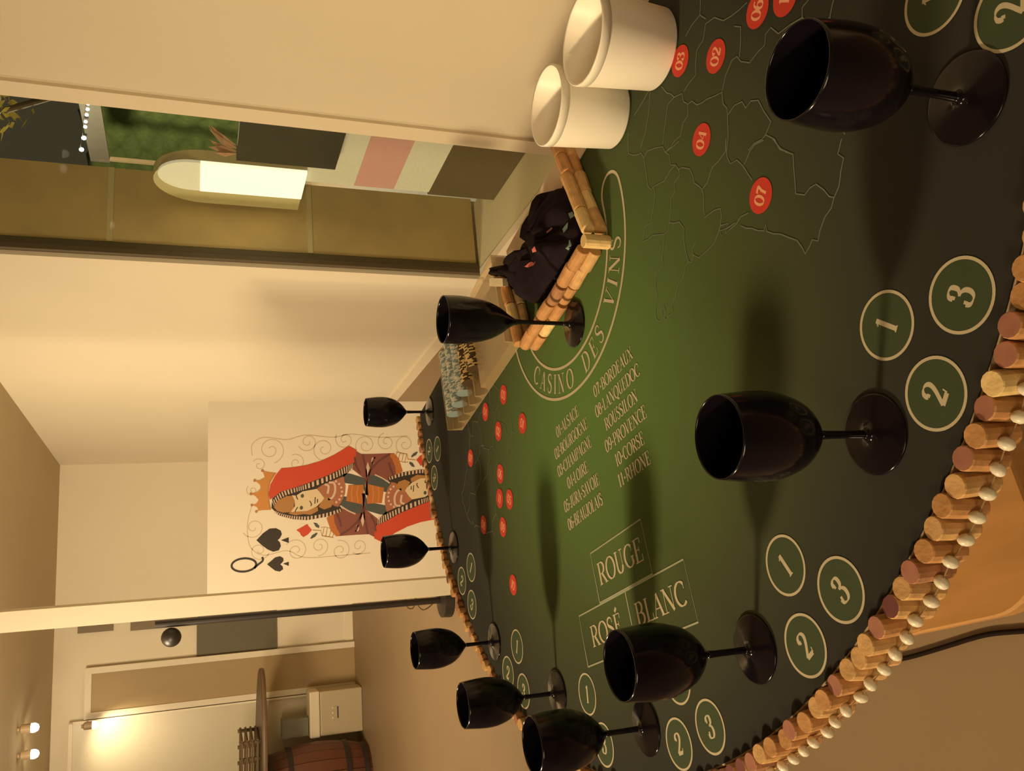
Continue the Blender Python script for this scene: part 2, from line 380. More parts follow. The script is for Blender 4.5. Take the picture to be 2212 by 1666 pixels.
# horseshoe band
AC = (0.0, -0.19)
outer = arc(AC[0], AC[1], .272, .243, 180, 360, 60); inner = arc(AC[0], AC[1], .206, .186, 360, 180, 60)
capR = arc((.272 + .206) / 2, AC[1], .033, .036, 0, 180, 12); capL = arc(-(.272 + .206) / 2, AC[1], .033, .036, 0, 180, 12)
band = outer + capR[1:] + inner[1:] + capL[1:]
band[-1] = band[0]
print_part('horseshoe_outline', [nsplit(band, 0.0055)], ZP, CREAM)
txt = 'CASINO DES VINS'; cap = 0.036
advs = [(glyph(c)[0] * (1.7 if c == ' ' else 1) + .09) * cap for c in txt]
am, bm_ = .236, .2145
samp = [(math.radians(180 + 180 * i / 720), ) for i in range(721)]
cum = [0.0]
for i in range(720):
    t0, t1 = samp[i][0], samp[i + 1][0]
    cum.append(cum[-1] + math.hypot(am * (math.cos(t1) - math.cos(t0)), bm_ * (math.sin(t1) - math.sin(t0))))
total = sum(advs); s_start, s_end = 0.125, cum[-1] - 0.075
stretch = (s_end - s_start) / total; pos = s_start; st = []
for ch, ad in zip(txt, advs):
    mid = pos + ad * stretch / 2; pos += ad * stretch
    k = min(range(721), key=lambda i: abs(cum[i] - mid)); t = samp[k][0]
    p = (AC[0] + am * math.cos(t), AC[1] + bm_ * math.sin(t)); rot = math.atan2(bm_ * math.cos(t), -am * math.sin(t))
    if ch == ' ':
        print_part('lettering', st, ZP, CREAM); st = []
    else: st += text_strokes(ch, cap, p, rot)
print_part('lettering', st, ZP, CREAM)
# betting circles
CGREEN = mat('circle_green', (0.036, 0.056, 0.020), 0.88, noise=0.08, nscale=40)
RC = 0.0345
for phi in (-81.0, -62.7, -43.9, -25.1, -6.1, 13.1, 33.9, 54.3, 79.6):
    for num, r_, dphi in (('1', .966, 0), ('3', 1.044, -2.8), ('2', 1.048, 2.4)):
        a = math.radians(phi + dphi)
        c = (-r_ * math.sin(a), -r_ * math.cos(a)); rot = -math.radians(phi)
        poly_part('circle_fill', arc(c[0], c[1], RC, RC, 0, 360, 40)[:-1], ZP - 0.0002, CGREEN, felt)
        print_part('circle_ring', [nsplit(arc(c[0], c[1], RC, RC, 0, 360, 48), 0.0032)], ZP, CREAM)
        print_part('number', text_strokes(num, 0.0285, c, rot, bold=1.2), ZP, CREAM)
# maps of the wine regions
MAPL = mat('map_line', (0.14, 0.16, 0.12), 0.9, noise=0.05, nscale=50)
M7 = ["210,0 212,115 245,128 310,112 332,150 340,200 355,300 362,370 390,400 405,375 430,360 490,330 515,290 540,245 580,205 605,240 630,225 690,235 715,290 725,345 790,395 830,340 850,270 870,220 920,170 970,100 975,0",
 "332,150 360,95 420,72 480,62 500,105 530,125 540,205 580,205", "500,105 560,60 605,20", "605,240 615,280 570,345 575,410 545,465 545,560 530,655 525,715 495,745",
 "405,375 420,430 410,520 390,655 345,685 330,750 320,805 360,790 400,755 495,745 485,850 475,930 485,985 430,1050 420,1130 435,1230 420,1330 430,1410 455,1430 480,1390 470,1340 490,1310 500,1350 490,1400 510,1420",
 "530,655 610,650 645,700 645,800 665,900 680,960 655,1000 640,1090 600,1140 580,1230 550,1300 560,1360 525,1385 510,1420",
 "790,395 800,450 800,550 810,600 795,625 840,590 880,560 930,545 940,600 930,680 910,750 880,820 820,880 760,930 720,910 710,860 735,815", "720,910 700,970 680,960",
 "930,680 990,660 970,740 1060,660 1090,610 1150,580", "940,760 925,720 980,700 1050,655", "1090,680 1270,720 1285,670 1295,725 1400,745 1530,795 1570,850 1595,900 1630,840 1650,790 1695,800 1710,720 1750,610 1800,540 1820,460 1860,370 1875,250 1895,150 1850,120 1880,0",
 "1820,460 1780,450 1740,400 1680,355 1630,385 1590,440 1520,430 1515,340 1505,220 1500,120 1400,75 1340,0", "975,0 985,150 1010,195 1060,165 1110,215 1140,150 1160,100 1200,45 1270,10", "1110,215 1150,280 1180,325"]
M4 = ["215,1060 215,1230", "260,920 300,860 340,790 390,700", "390,700 380,850 350,1060 310,1180", "480,690 520,740 580,775 640,745 655,810 690,830 690,920 650,980 630,1080 510,1210", "580,775 530,830 510,980 490,1150",
 "690,830 720,805 760,835 840,790 960,735 990,600 1040,480 1080,450 1110,490 1180,500 1250,410 1300,360 1310,270 1350,220 1410,270", "655,730 700,660 750,600 760,400 810,320 830,190 900,140 970,165 1090,85 1160,20",
 "670,290 720,200 785,120 790,0", "785,120 830,150", "960,735 970,830 1000,860 1005,920 1010,1100 1000,1200", "1005,920 1060,840 1120,810 1150,860 1190,805 1250,800 1290,880 1350,970 1310,1070 1280,1110 1220,1140 1170,1200",
 "1100,460 1110,350 1110,215 1060,210", "1600,140 1600,60 1650,0", "1820,140 1835,60 1850,0", "1310,1075 1380,1110 1420,1190 1520,1230", "1410,270 1500,200 1600,140", "1600,140 1700,220 1820,140", "1940,1070 1900,1000 1880,800 1920,600 1900,400 1820,140"]
def dec(lst, ox, oy, k):
    res = []
    for s in lst:
        pts = [tuple(map(float, q.split(','))) for q in s.split()]
        out = []
        for i, (x, y) in enumerate(pts):
            p = loc(ox + x / k, oy + y / k); out.append((p.x, p.y))
        # small wiggles as on a printed coast line
        fine = []
        for a, c in zip(out, out[1:]):
            L = math.hypot(c[0] - a[0], c[1] - a[1]); n = max(1, int(L / 0.012))
            for i in range(n):
                t = i / n; j = random.uniform(-.0016, .0016) if i else 0
                fine.append((a[0] + (c[0] - a[0]) * t - (c[1] - a[1]) / (L or 1) * j, a[1] + (c[1] - a[1]) * t + (c[0] - a[0]) / (L or 1) * j))
        res.append(fine + [out[-1]])
    return res
near_map = dec(M7, 1300, 300, 3.6217) + dec(M4, 1300, 0, 3.687)
print_part('map_outline', [nsplit(p, 0.0016) for p in near_map], ZP, MAPL)
# the other map is the same drawing turned by 95 degrees
pn, pf = (0.482, -0.305), (-0.525, -0.276); ca, sa = math.cos(math.radians(-95)), math.sin(math.radians(-95))
def to_far(p):
    x, y = (p[0] - pn[0]) * .97, (p[1] - pn[1]) * .97; return (pf[0] + x * ca - y * sa, pf[1] + x * sa + y * ca)
def to_near(p):
    x, y = (p[0] - pf[0]) / .97, (p[1] - pf[1]) / .97; return (pn[0] + x * ca + y * sa, pn[1] - x * sa + y * ca)
far_map = [[to_far(q) for q in p] for p in near_map]
print_part('map_outline', [nsplit(p, 0.0016) for p in far_map], ZP, MAPL)
DOT = mat('map_dot_red', (0.56, 0.035, 0.018), 0.8, noise=0.06, nscale=40)
DNUM = mat('map_dot_number', (0.80, 0.36, 0.20), 0.8)
far_px = {'03': (1088, 853), '04': (1049, 890), '02': (1077, 932), '01': (1129, 915), '07': (1017, 990), '06': (1081, 1024), '11': (1080, 1077), '05': (1101, 1079), '08': (1045, 1134), '09': (1087, 1139), '10': (1109, 1264)}
near_px = {'11': (1697, -6), '03': (1470, 132), '02': (1547, 122), '06': (1637, 22), '04': (1516, 302), '07': (1644, 423)}
def dot(c, n, rot):
    poly_part('map_dot', arc(c[0], c[1], .0225, .0225, 0, 360, 28)[:-1], ZP + .0002, DOT, felt)
    print_part('dot_number', text_strokes(n, 0.019, c, rot, bold=1.3), ZP + .0005, DNUM)
for n, px in far_px.items():
    p = loc(*px); dot((p.x, p.y), n, math.radians(-40))
    q = to_near((p.x, p.y))
    if n in near_px: w = loc(*near_px[n]); q = (w.x, w.y)
    if math.hypot(*q) < RT - .03: dot(q, n, math.radians(42))

# ---- rim of corks
CORKS = [mat('cork_orange', (0.48, 0.24, 0.085), 0.75, noise=0.35, nscale=60, bump=0.3), mat('cork_tan', (0.56, 0.33, 0.13), 0.75, noise=0.35, nscale=70, bump=0.3),
         mat('cork_pale', (0.70, 0.50, 0.22), 0.75, noise=0.25, nscale=70, bump=0.3), mat('cork_brown', (0.36, 0.17, 0.075), 0.8, noise=0.35, nscale=60, bump=0.3)]
STAIN = mat('wine_stain', (0.16, 0.045, 0.045), 0.75, noise=0.3, nscale=80)
STAIN2 = mat('wine_stain_light', (0.34, 0.14, 0.09), 0.75, noise=0.3, nscale=80)
def cork_mesh(r, h, body, end, n=14):
    v = []; f = []; idx = []
    prof = [(r * .93, -h / 2), (r, -h / 2 + .0015), (r, h / 2 - .0015), (r * .93, h / 2)]
    for rr, z in prof:
        for i in range(n):
            a = 2 * math.pi * i / n; v.append((rr * math.cos(a), rr * math.sin(a), z))
    for j in range(3):
        for i in range(n):
            k = (i + 1) % n; f.append((j * n + i, j * n + k, (j + 1) * n + k, (j + 1) * n + i)); idx.append(0)
    f.append(tuple(range(n - 1, -1, -1))); idx.append(0)
    f.append(tuple(3 * n + i for i in range(n))); idx.append(1)
    me = mesh(v, f, [body, end], idx=idx)
    return me
CR, CH = 0.0120, 0.048
CK = [cork_mesh(CR, CH, CORKS[0], CORKS[0]), cork_mesh(CR, CH, CORKS[1], CORKS[1]), cork_mesh(CR, CH, CORKS[2], CORKS[2]), cork_mesh(CR, CH, CORKS[3], STAIN2), cork_mesh(CR, CH, CORKS[1], STAIN), cork_mesh(CR, CH, CORKS[0], STAIN2)]
for mm in CK: mm.name = 'cork'
RCK = RT + CR + 0.0005
NC = int(math.pi * RCK / 0.0252)
cork_angles = []
for i in range(NC):
    a = math.pi * (i + .5) / NC
    k = random.choices(range(6), (5, 5, 1.2, 2, 2, 3))[0]
    o = bpy.data.objects.new('cork', CK[k]); col.objects.link(o); o.parent = table
    rr = RCK + random.uniform(0, .003); hz = TABLE_Z + .010 - CH / 2 + random.uniform(-.006, .004)
    o.location = (-rr * math.cos(a), -rr * math.sin(a), hz)
    o.rotation_euler = (random.uniform(-.07, .07), random.uniform(-.07, .07), random.uniform(0, 6))
    cork_angles.append(a)
# string of white oval beads running round the corks
BEAD = mat('bead_white', (0.72, 0.66, 0.52), 0.35, noise=0.04, nscale=60)
garl = empty('bead_garland', TM @ Vector((0, -RCK - CR - .012, TABLE_Z - .03)), TROT, 'string of white oval beads looped round the cork rim of the table', 'garland')
gl_off = Vector((0, -RCK - CR - .012, TABLE_Z - .03))
v, f = lathe([(0.0004, -.0078), (.0034, -.0066), (.0055, -.004), (.0064, 0), (.0055, .004), (.0034, .0066), (.0004, .0078)], 10)
bead_me = mesh(v, f, [BEAD], smooth=True); bead_me.name = 'bead'
wire = []
for i, a in enumerate(cork_angles):
    zz = TABLE_Z - .0130 + random.uniform(-.003, .003); rb = RCK + CR + .0070
    p = Vector((-rb * math.cos(a), -rb * math.sin(a), zz)) - gl_off
    wire.append(p)
    o = bpy.data.objects.new('bead', bead_me); col.objects.link(o); o.parent = garl; o.location = p
    o.rotation_euler = (math.pi / 2 - .5 + random.uniform(-.4, .4), random.uniform(-.3, .3), a + math.pi / 2 + random.uniform(-.5, .5))
v, f = tube(wire, .0007, 5); link('string', mesh(v, f, [mat('string_brown', (0.25, 0.16, 0.08), 0.8)]), garl)

# ---- cork wall of the dealer's bin
bin_ = empty('cork_bin', TM @ Vector((0.0, -0.28, TABLE_Z)), TROT, 'low bin wall of stacked corks on the felt inside the lettered horseshoe', 'cork bin')
bin_off = Vector((0.0, -0.28, TABLE_Z))
def cork_row(p0, p1, layers=2):
    p0, p1 = Vector(p0), Vector(p1); L = (p1 - p0).length; n = max(1, round(L / (CH + .0015)))
    d = (p1 - p0).normalized(); ang = math.atan2(d.y, d.x)
    for lay in range(layers):
        for i in range(n):
            c = p0 + d * (L * (i + .5) / n); k = random.choices(range(6), (6, 5, 3.5, .6, .3, .8))[0]
            o = bpy.data.objects.new('cork', CK[k]); col.objects.link(o); o.parent = bin_
            o.location = Vector((c.x + random.uniform(-.002, .002), c.y + random.uniform(-.002, .002), TABLE_Z + CR + lay * CR * 1.9)) - bin_off
            o.rotation_euler = (math.pi / 2, random.uniform(0, 6), ang + math.pi / 2 + random.uniform(-.08, .08))
            o.rotation_mode = 'XYZ'
cork_row((0.170, -0.258, 0), (-0.150, -0.276, 0))
cork_row((0.196, -0.240, 0), (0.150, -0.005, 0))
cork_row((-0.168, -0.262, 0), (-0.195, -0.060, 0))
# an upright pale cork at the corner
for k_, q in ((2, (0.196, -0.262)),):
    o = bpy.data.objects.new('cork', CK[k_]); col.objects.link(o); o.parent = bin_; o.location = Vector((q[0], q[1], TABLE_Z + CH / 2)) - bin_off

# ---- dark cloth bag in the bin
def blob_from_outline(name, px, zbase, hgt, material, label=None, cat=None, parent=None):
    """soft bag: outline seen in the picture taken at mid height, domed top and closed base"""
    pts = [on_z(x, y, zbase + hgt * .45) for x, y in px]
    pts = spline([Vector((p.x, p.y, 0)) for p in pts + pts[:1]], 4)[:-1]
    c = sum(pts, Vector()) / len(pts); n = len(pts); v = []; f = []
    prof = [(0.97, 0.0), (1.0, .25), (.98, .5), (.86, .75), (.62, .92), (.3, 1.0)]
    for r_, h_ in prof:
        for i, p in enumerate(pts):
            q = c + (p - c) * r_
            j = .16 * math.sin(i * .55 + h_ * 3) + .10 * math.sin(i * 1.3)
            v.append((q.x - c.x, q.y - c.y, hgt * max(0, h_ + (j if h_ > .3 else 0))))
    for j in range(len(prof) - 1):
        for i in range(n):
            k = (i + 1) % n; f.append((j * n + i, j * n + k, (j + 1) * n + k, (j + 1) * n + i))
    f.append(tuple(range(n - 1, -1, -1))); f.append(tuple((len(prof) - 1) * n + i for i in range(n)))
    me = mesh(v, f, [material], smooth=True); fix_normals(me)
    o = link(name, me, parent, (c.x, c.y, zbase))
    return o
CLOTH = mat('black_cloth', (0.013, 0.008, 0.010), 0.95, noise=0.4, nscale=60, bump=0.3, spec=0.1)
bag_root = empty('cloth_bag', on_z(1190, 545, TABLE_Z + 0.001), 0, 'crumpled black cloth bag with pink and teal patches inside the cork bin', 'bag')
bo = blob_from_outline('bag_body', [(1172, 425), (1190, 408), (1222, 410), (1236, 460), (1246, 500), (1240, 535), (1200, 600), (1166, 640), (1145, 655), (1122, 632), (1100, 622), (1105, 575), (1128, 545), (1150, 505), (1168, 450)], TABLE_Z + .001, .055, CLOTH)
def reparent(o, root):
    o.parent = root; o.location = Vector(o.location) - Vector(root.location)
reparent(bo, bag_root)
so = blob_from_outline('strap', [(1062, 580), (1085, 572), (1112, 572), (1115, 598), (1090, 598), (1066, 596)], TABLE_Z + .03, .025, CLOTH); reparent(so, bag_root)
PK = mat('patch_pink', (0.55, 0.13, 0.13), 0.8, noise=0.2); TL = mat('patch_teal', (0.17, 0.28, 0.26), 0.8, noise=0.2); ORG = mat('patch_orange', (0.42, 0.15, 0.07), 0.8, noise=0.2)
from mathutils.bvhtree import BVHTree
bv = BVHTree.FromPolygons([v_.co + bag_root.location + bo.location for v_ in bo.data.vertices], [tuple(p_.vertices) for p_ in bo.data.polygons])
for mtl, px in ((PK, [(1150, 538), (1156, 532), (1160, 542), (1152, 546)]), (PK, [(1133, 576), (1145, 566), (1158, 566), (1154, 573), (1140, 578)]), (ORG, [(1180, 500), (1192, 490), (1195, 494), (1183, 504)]), (TL, [(1227, 462), (1236, 458), (1240, 468), (1233, 473)]), (TL, [(1216, 496), (1228, 480), (1227, 494), (1219, 504)]), (TL, [(1222, 536), (1231, 518), (1235, 530), (1228, 540)])):
    pts = [bv.ray_cast(CAM, ray(x, y)) for x, y in px]
    pts = [h[0] + h[1] * (.0015 if h[1].dot(CAM - h[0]) > 0 else -.0015) - bag_root.location for h in pts if h[0]]
    if len(pts) > 2: link('patch', mesh(pts, [tuple(range(len(pts)))], [mtl]), bag_root)
tg = [on_z(x, y, TABLE_Z + .04) for x, y in ((1068, 602), (1097, 602), (1098, 619), (1068, 619))]
v = [t - bag_root.location for t in tg] + [t - bag_root.location + Vector((0, 0, .012)) for t in tg]
me = mesh(v, [(0, 1, 2, 3), (4, 5, 6, 7), (0, 1, 5, 4), (1, 2, 6, 5), (2, 3, 7, 6), (3, 0, 4, 7)], [mat('white_tag', (0.72, 0.62, 0.42), 0.7)]); fix_normals(me)
link('tag', me, bag_root)

# ---- clear chip tray with grooves
ACR = bpy.data.materials.new('clear_acrylic'); ACR.use_nodes = True; nt = ACR.node_tree
b = nt.nodes['Principled BSDF']; b.inputs['Base Color'].default_value = (0.50, 0.37, 0.19, 1); b.inputs['Roughness'].default_value = 0.25; b.inputs['Alpha'].default_value = 0.45
tx0, tx1, ty0, ty1, th = -0.700, -0.230, -0.222, -0.006, 0.040
tray = empty('chip_tray', TM @ Vector(((tx0 + tx1) / 2, (ty0 + ty1) / 2, TABLE_Z + .0012)), TROT, 'translucent plastic chip tray with round grooves along the dealer edge', 'chip tray')
toff = Vector(((tx0 + tx1) / 2, (ty0 + ty1) / 2, TABLE_Z + .0012)); NG = 5; pitch = .0500; gr = .0222
top = [(tx0, .026)]
for g in range(NG):
    cx = tx0 + .0025 + pitch * (g + .5)
    top.append((cx - gr, .026)); top += [(cx + gr * math.cos(t), .026 + gr * math.sin(t) * 1.05) for t in [math.pi + math.pi * i / 10 for i in range(1, 10)]]; top.append((cx + gr, .026))
top.append((tx1, .026))
n = len(top); v = []; f = []
for y in (ty0, ty1):
    for x, z in top: v.append(Vector((x, y, TABLE_Z + .0012 + z)) - toff)
    for x, z in top: v.append(Vector((x, y, TABLE_Z + .0012)) - toff)
for i in range(n - 1):
    f.append((i, i + 1, 2 * n + i + 1, 2 * n + i))                   # grooved top
    f.append((n + i, 3 * n + i, 3 * n + i + 1, n + i + 1))           # base
    f.append((i, n + i, n + i + 1, i + 1)); f.append((2 * n + i, 2 * n + i + 1, 3 * n + i + 1, 3 * n + i))
f.append((0, 2 * n, 3 * n, n)); f.append((n - 1, 2 * n - 1, 4 * n - 1, 3 * n - 1))
me = mesh(v, f, [ACR]); fix_normals(me); link('tray_body', me, tray)
for nm, p, a, b2, c in (('tray_end', (tx0 - .004, ty0, 0), (.004, 0, 0), (0, ty1 - ty0, 0), (0, 0, th)), ('tray_end', (tx1, ty0, 0), (.004, 0, 0), (0, ty1 - ty0, 0), (0, 0, th)), ('tray_back', (tx0 - .004, ty1, 0), (tx1 - tx0 + .008, 0, 0), (0, .004, 0), (0, 0, th))):
    pbox(nm, Vector(p) + Vector((0, 0, TABLE_Z + .0012)) - toff, a, b2, c, ACR, tray)
def chip_mesh(r, t, c1, c2, n=24):
    v = []; f = []; idx = []
    for y in (-t / 2, t / 2):
        for i in range(n):
            a = 2 * math.pi * i / n; v.append((r * math.cos(a), y, r * math.sin(a)))
    for i in range(n):
        k = (i + 1) % n; f.append((i, k, n + k, n + i)); idx.append(1 if (i % 6) < 3 else 0)
    f.append(tuple(range(n))); idx.append(0); f.append(tuple(n + i for i in range(n - 1, -1, -1))); idx.append(0)
    me = mesh(v, f, [c1, c2], idx=idx); fix_normals(me); return me
CBLUE = mat('chip_blue', (0.20, 0.27, 0.27), 0.45, noise=0.1, nscale=60); CWHITE = mat('chip_white', (0.62, 0.60, 0.50), 0.45)
CBLK = mat('chip_black', (0.055, 0.032, 0.012), 0.45, noise=0.1, nscale=60); CGOLD = mat('chip_gold', (0.72, 0.52, 0.22), 0.45)
CHB, CHG = chip_mesh(.0205, .0034, CBLUE, CWHITE), chip_mesh(.0205, .0034, CBLK, CGOLD)
CHB.name = CHG.name = 'poker_chip'
names = ['in the end groove of the tray', 'in the second groove from the tray end', 'in the groove beside the black chips', 'in the groove beside the blue chips', 'in the groove beside the empty ones']
for g in range(5):
    cx = tx0 + .0025 + pitch * (g + .5); blue = g < 3
    cnt = (44, 43, 41)[g] if blue else (40 if g == 3 else 37)
    for i in range(cnt):
        o = bpy.data.objects.new('poker_chip', CHB if blue else CHG); col.objects.link(o)
        lp = Vector((cx + random.uniform(-.0006, .0006), ty1 - .004 - i * .0041 - .002, TABLE_Z + .0012 + .026 - gr * 1.05 + .0205 + .0022))
        o.location = TM @ lp; o.rotation_euler = (0, random.uniform(0, 6.28), TROT)
        tag(o, ('blue and white chip ' if blue else 'black and gold chip ') + names[g], 'poker chip', ('blue' if blue else 'black') + ' chips of tray groove %s' % ('far', 'second', 'third', 'fourth', 'fifth')[g])

# ------------------------------------------------------------------ glasses
def glass_mesh(prof_out, wall=.0016, n=56):
    """outer profile from foot to rim, then back down the inside of the bowl"""
    return lathe(prof_out, n)
def smooth_prof(p, sub=5):
    return [(q.x, q.y) for q in spline([Vector((a, b_, 0)) for a, b_ in p], sub)]
foot = [(.0420, 0), (.0424, .0012), (.0418, .0022)] + smooth_prof([(.0410, .0026), (.030, .0040), (.015, .0062), (.0070, .0095), (.0046, .0150)])
stem = smooth_prof([(.0046, .0150), (.0042, .030), (.0042, .055), (.0048, .070)])
bowl_o = smooth_prof([(.0050, .0715), (.0110, .0765), (.0240, .0880), (.0355, .1040), (.0425, .1250), (.0446, .1440), (.0436, .1660), (.0408, .1905)])
bowl_i = smooth_prof([(.0396, .1908), (.0423, .1660), (.0432, .1440), (.0411, .1254), (.0340, .1054), (.0226, .0900), (.0098, .0790), (.0008, .0765)])
me_foot = mesh(*lathe(foot + stem, 56), [BLACKP], smooth=True); me_bowl = mesh(*lathe(bowl_o + bowl_i, 56), [BLACKP], smooth=True)
for q in (me_foot, me_bowl): fix_normals(q)
def wine_glass(px, label, tilt=0.0):
    p = on_z(px[0], px[1], TABLE_Z)
    t = empty('wine_glass', (p.x, p.y, TABLE_Z + .0008), random.uniform(0, 6), label, 'wine glass', 'black wine glasses set round the table')
    link('stem_and_foot', me_foot, t); me_foot.name = 'stem_and_foot'; link('bowl', me_bowl, t); me_bowl.name = 'bowl'
    return t
for px, lb in (((2090, 214), 'black wine glass nearest the camera, beside the two white tubs and the map'),
               ((1892, 938), 'black wine glass standing beside the nearest circles 1 and 2, mid table'),
               ((1632, 1402), 'black wine glass covering the lower part of the word ROSE box'),
               ((1397, 1572), 'black wine glass cut by the frame edge, over the circle 3'),
               ((1205, 1497), 'black wine glass between the cut-off glass and the floor lamp side rim'),
               ((1069, 1387), 'black wine glass at the far rim in front of bare floor'),
               ((981, 1183), 'black wine glass in front of the lower queen on the card board'),
               ((929, 890), 'small looking black wine glass farthest away, beside the chip tray')):
    wine_glass(px, lb)
p = on_z(1242, 700, TABLE_Z); tr_ = at_y(957, 692, p.y)
HT = tr_.z - TABLE_Z
tall = empty('wine_glass', (p.x, p.y, TABLE_Z + .0008), 0, 'tall black tapered wine glass standing inside the lettered horseshoe by the cork bin', 'wine glass')
k = HT / .24
prof = [(.0430, 0), (.0434, .0012), (.0428, .0022)] + smooth_prof([(.042, .0026), (.030, .0038), (.013, .0065), (.006, .012), (.0042, .02)]) + smooth_prof([(.0040, .02), (.0037, .06), (.0042, .10), (.0058, .112)])
me = mesh(*lathe([(r_, z * k) for r_, z in prof], 48), [BLACKP], smooth=True); fix_normals(me); link('stem_and_foot', me, tall)
bo_ = smooth_prof([(.0060, .113), (.0125, .124), (.0245, .141), (.0345, .163), (.0402, .190), (.0425, .215), (.0420, .240)])
bi_ = smooth_prof([(.0408, .2402), (.0412, .215), (.0389, .190), (.0330, .164), (.0230, .143), (.0110, .127), (.0006, .122)])
me = mesh(*lathe([(r_, z * k) for r_, z in bo_ + bi_], 48), [BLACKP], smooth=True); fix_normals(me); link('bowl', me, tall)

# ------------------------------------------------------------------ white tubs
TUB = mat('white_tub_plastic', (0.90, 0.84, 0.72), 0.45, noise=0.02, nscale=8)
def tub(base_px, rim_px, r0, r1, label):
    b_ = on_z(base_px[0], base_px[1], TABLE_Z); t_ = at_y(rim_px[0], rim_px[1], b_.y); h = t_.z - TABLE_Z
    root = empty('plastic_tub', (b_.x, b_.y, TABLE_Z + .001), 0, label, 'tub', 'white plastic tubs')
    prof = [(r0 * .94, 0), (r0, .004), (r0 + (r1 - r0) * .90, h * .88), (r1 * .985, h * .985), (r1 * .97, h), (r1 * .945, h * .985), (r0 * .90, .012), (.001, .008)]
    me = mesh(*lathe(prof, 56), [TUB], smooth=False); fix_normals(me); me.polygons.foreach_set('use_smooth', [True] * len(me.polygons)); link('tub_body', me, root)
    band = [(r1 * .965, h * .885), (r1 * 1.002, h * .887), (r1 * 1.012, h * .985), (r1 * 1.004, h), (r1 * .98, h)]
    me = mesh(*lathe(band, 56), [TUB]); me.polygons.foreach_set('use_smooth', [True] * len(me.polygons))
    bmx = bmesh.new(); bmx.from_mesh(me); bmesh.ops.delete(bmx, geom=[q for q in bmx.faces if len(q.verts) > 4], context='FACES'); bmx.to_mesh(me); bmx.free()
    link('rim_band', me, root)
    return root
tub((1330, 248), (1180, 233), .056, .064, 'white plastic tub half hidden behind the other tub, beside the corks')
tub((1422, 108), (1258, 88), .060, .068, 'white plastic tub in front, cut by the frame edge')

# ------------------------------------------------------------------ queen of spades card board
YB = 3.68
bp0 = at_y(450, 868, YB); bp1 = at_y(446, 1284, YB)
card = empty('card_board', ((bp0.x + bp1.x) / 2, YB, 0), 0, 'tall standing playing card board, queen of spades, against the wall', 'board')
CX = (bp0.x + bp1.x) / 2; BW = bp0.x - bp1.x; BHT = bp0.z
CARD = mat('card_cream', (0.86, 0.76, 0.60), 0.6, noise=0.02, nscale=5)
cbox('card_panel', (0, 0.008, BHT / 2), (BW, 0.012, BHT), CARD, card)
def cp(x, y):
    q = at_y(x, y, YB); return (q.x - CX, q.z)
CEN = cp(789, 1068)
def rot180(p): return (2 * CEN[0] - p[0], 2 * CEN[1] - p[1])
def card_poly(name, pts, lay, material, twin=True):
    for tw in ((0, 1) if twin else (0,)):
        q = [rot180(p) for p in pts] if tw else pts
        q = [p for p in q]
        if min(z for _, z in q) < 0.02: continue
        v = [(x, .002 - .0004 * lay, z) for x, z in q]
        me = mesh(v, [tuple(range(len(v)))], [material]); link(name, me, card)
def c6(s): return [cp(480 + float(a.split(',')[0]) / 4.9, 920 + float(a.split(',')[1]) / 4.9) for a in s.split()]
def c7(s): return [cp(720 + float(a.split(',')[0]) / 4.9, 920 + float(a.split(',')[1]) / 4.9) for a in s.split()]
def card_lines(name, lines, w, lay, material, twin=True):
    for tw in ((0, 1) if twin else (0,)):
        st = []
        for pts in lines:
            q = [rot180(p) for p in pts] if tw else pts
            if min(z for _, z in q) < 0.02: continue
            st.append(nsplit(q, w))
        if not st: continue
        v, f = flat_strokes(st, 0); v = [(x, .002 - .0004 * lay, y) for x, y, _ in v]
        link(name, mesh(v, f, [material]), card)
def sp(pts, sub=5): return [(q.x, q.y) for q in spline([Vector((a, b_, 0)) for a, b_ in pts], sub)]
INK = mat('card_ink', (0.030, 0.020, 0.010), 0.6); GOLD = mat('card_gold', (0.62, 0.26, 0.055), 0.6); REDC = mat('card_red', (0.62, 0.065, 0.022), 0.6); SKIN = mat('card_skin', (0.76, 0.60, 0.36), 0.6)
HAIR = mat('card_hair', (0.44, 0.205, 0.055), 0.6); PURP = mat('card_plum', (0.25, 0.075, 0.05), 0.6); COP = mat('card_copper', (0.42, 0.15, 0.075), 0.6); BLUE = mat('card_slate', (0.075, 0.085, 0.075), 0.6); ORA = mat('card_orange', (0.52, 0.16, 0.03), 0.6)
DPUR = mat('card_dark_plum', (0.15, 0.045, 0.032), 0.6); SCR = mat('card_scroll', (0.62, 0.50, 0.33), 0.6); PINKW = mat('card_pinkish_white', (0.70, 0.50, 0.36), 0.6)
# scroll ornament
def spiral(c, r, turns, a0, sgn=1):
    return [(c[0] + r * (1 - i / 40 * .85) * math.cos(a0 + sgn * turns * 6.283 * i / 40), c[1] + r * (1 - i / 40 * .85) * math.sin(a0 + sgn * turns * 6.283 * i / 40)) for i in range(41)]
scr = []
for (x, y, r, t, a, s) in ((585, 972, 28, 1.6, 3.4, 1), (640, 1000, 18, 1.4, 0.5, -1), (665, 955, 20, 1.5, 2.0, 1), (560, 1005, 14, 1.2, 1.0, -1), (700, 970, 26, 1.6, 4.0, -1), (745, 950, 20, 1.5, 1.0, 1), (790, 962, 22, 1.6, 2.2, -1), (835, 955, 20, 1.5, .3, 1), (875, 960, 22, 1.5, 2.9, -1),
                           (548, 1140, 22, 1.4, 2.0, 1), (640, 1190, 24, 1.6, 1.0, -1), (690, 1180, 20, 1.5, 3.0, 1), (735, 1190, 22, 1.5, .2, -1), (775, 1180, 18, 1.4, 2.4, 1), (560, 1190, 20, 1.4, 4.4, -1), (545, 1060, 12, 1.3, .7, 1)):
    c = cp(x, y); k_ = YB / FPX * 1.03
    scr.append(spiral(c, r * k_, t, a, s))
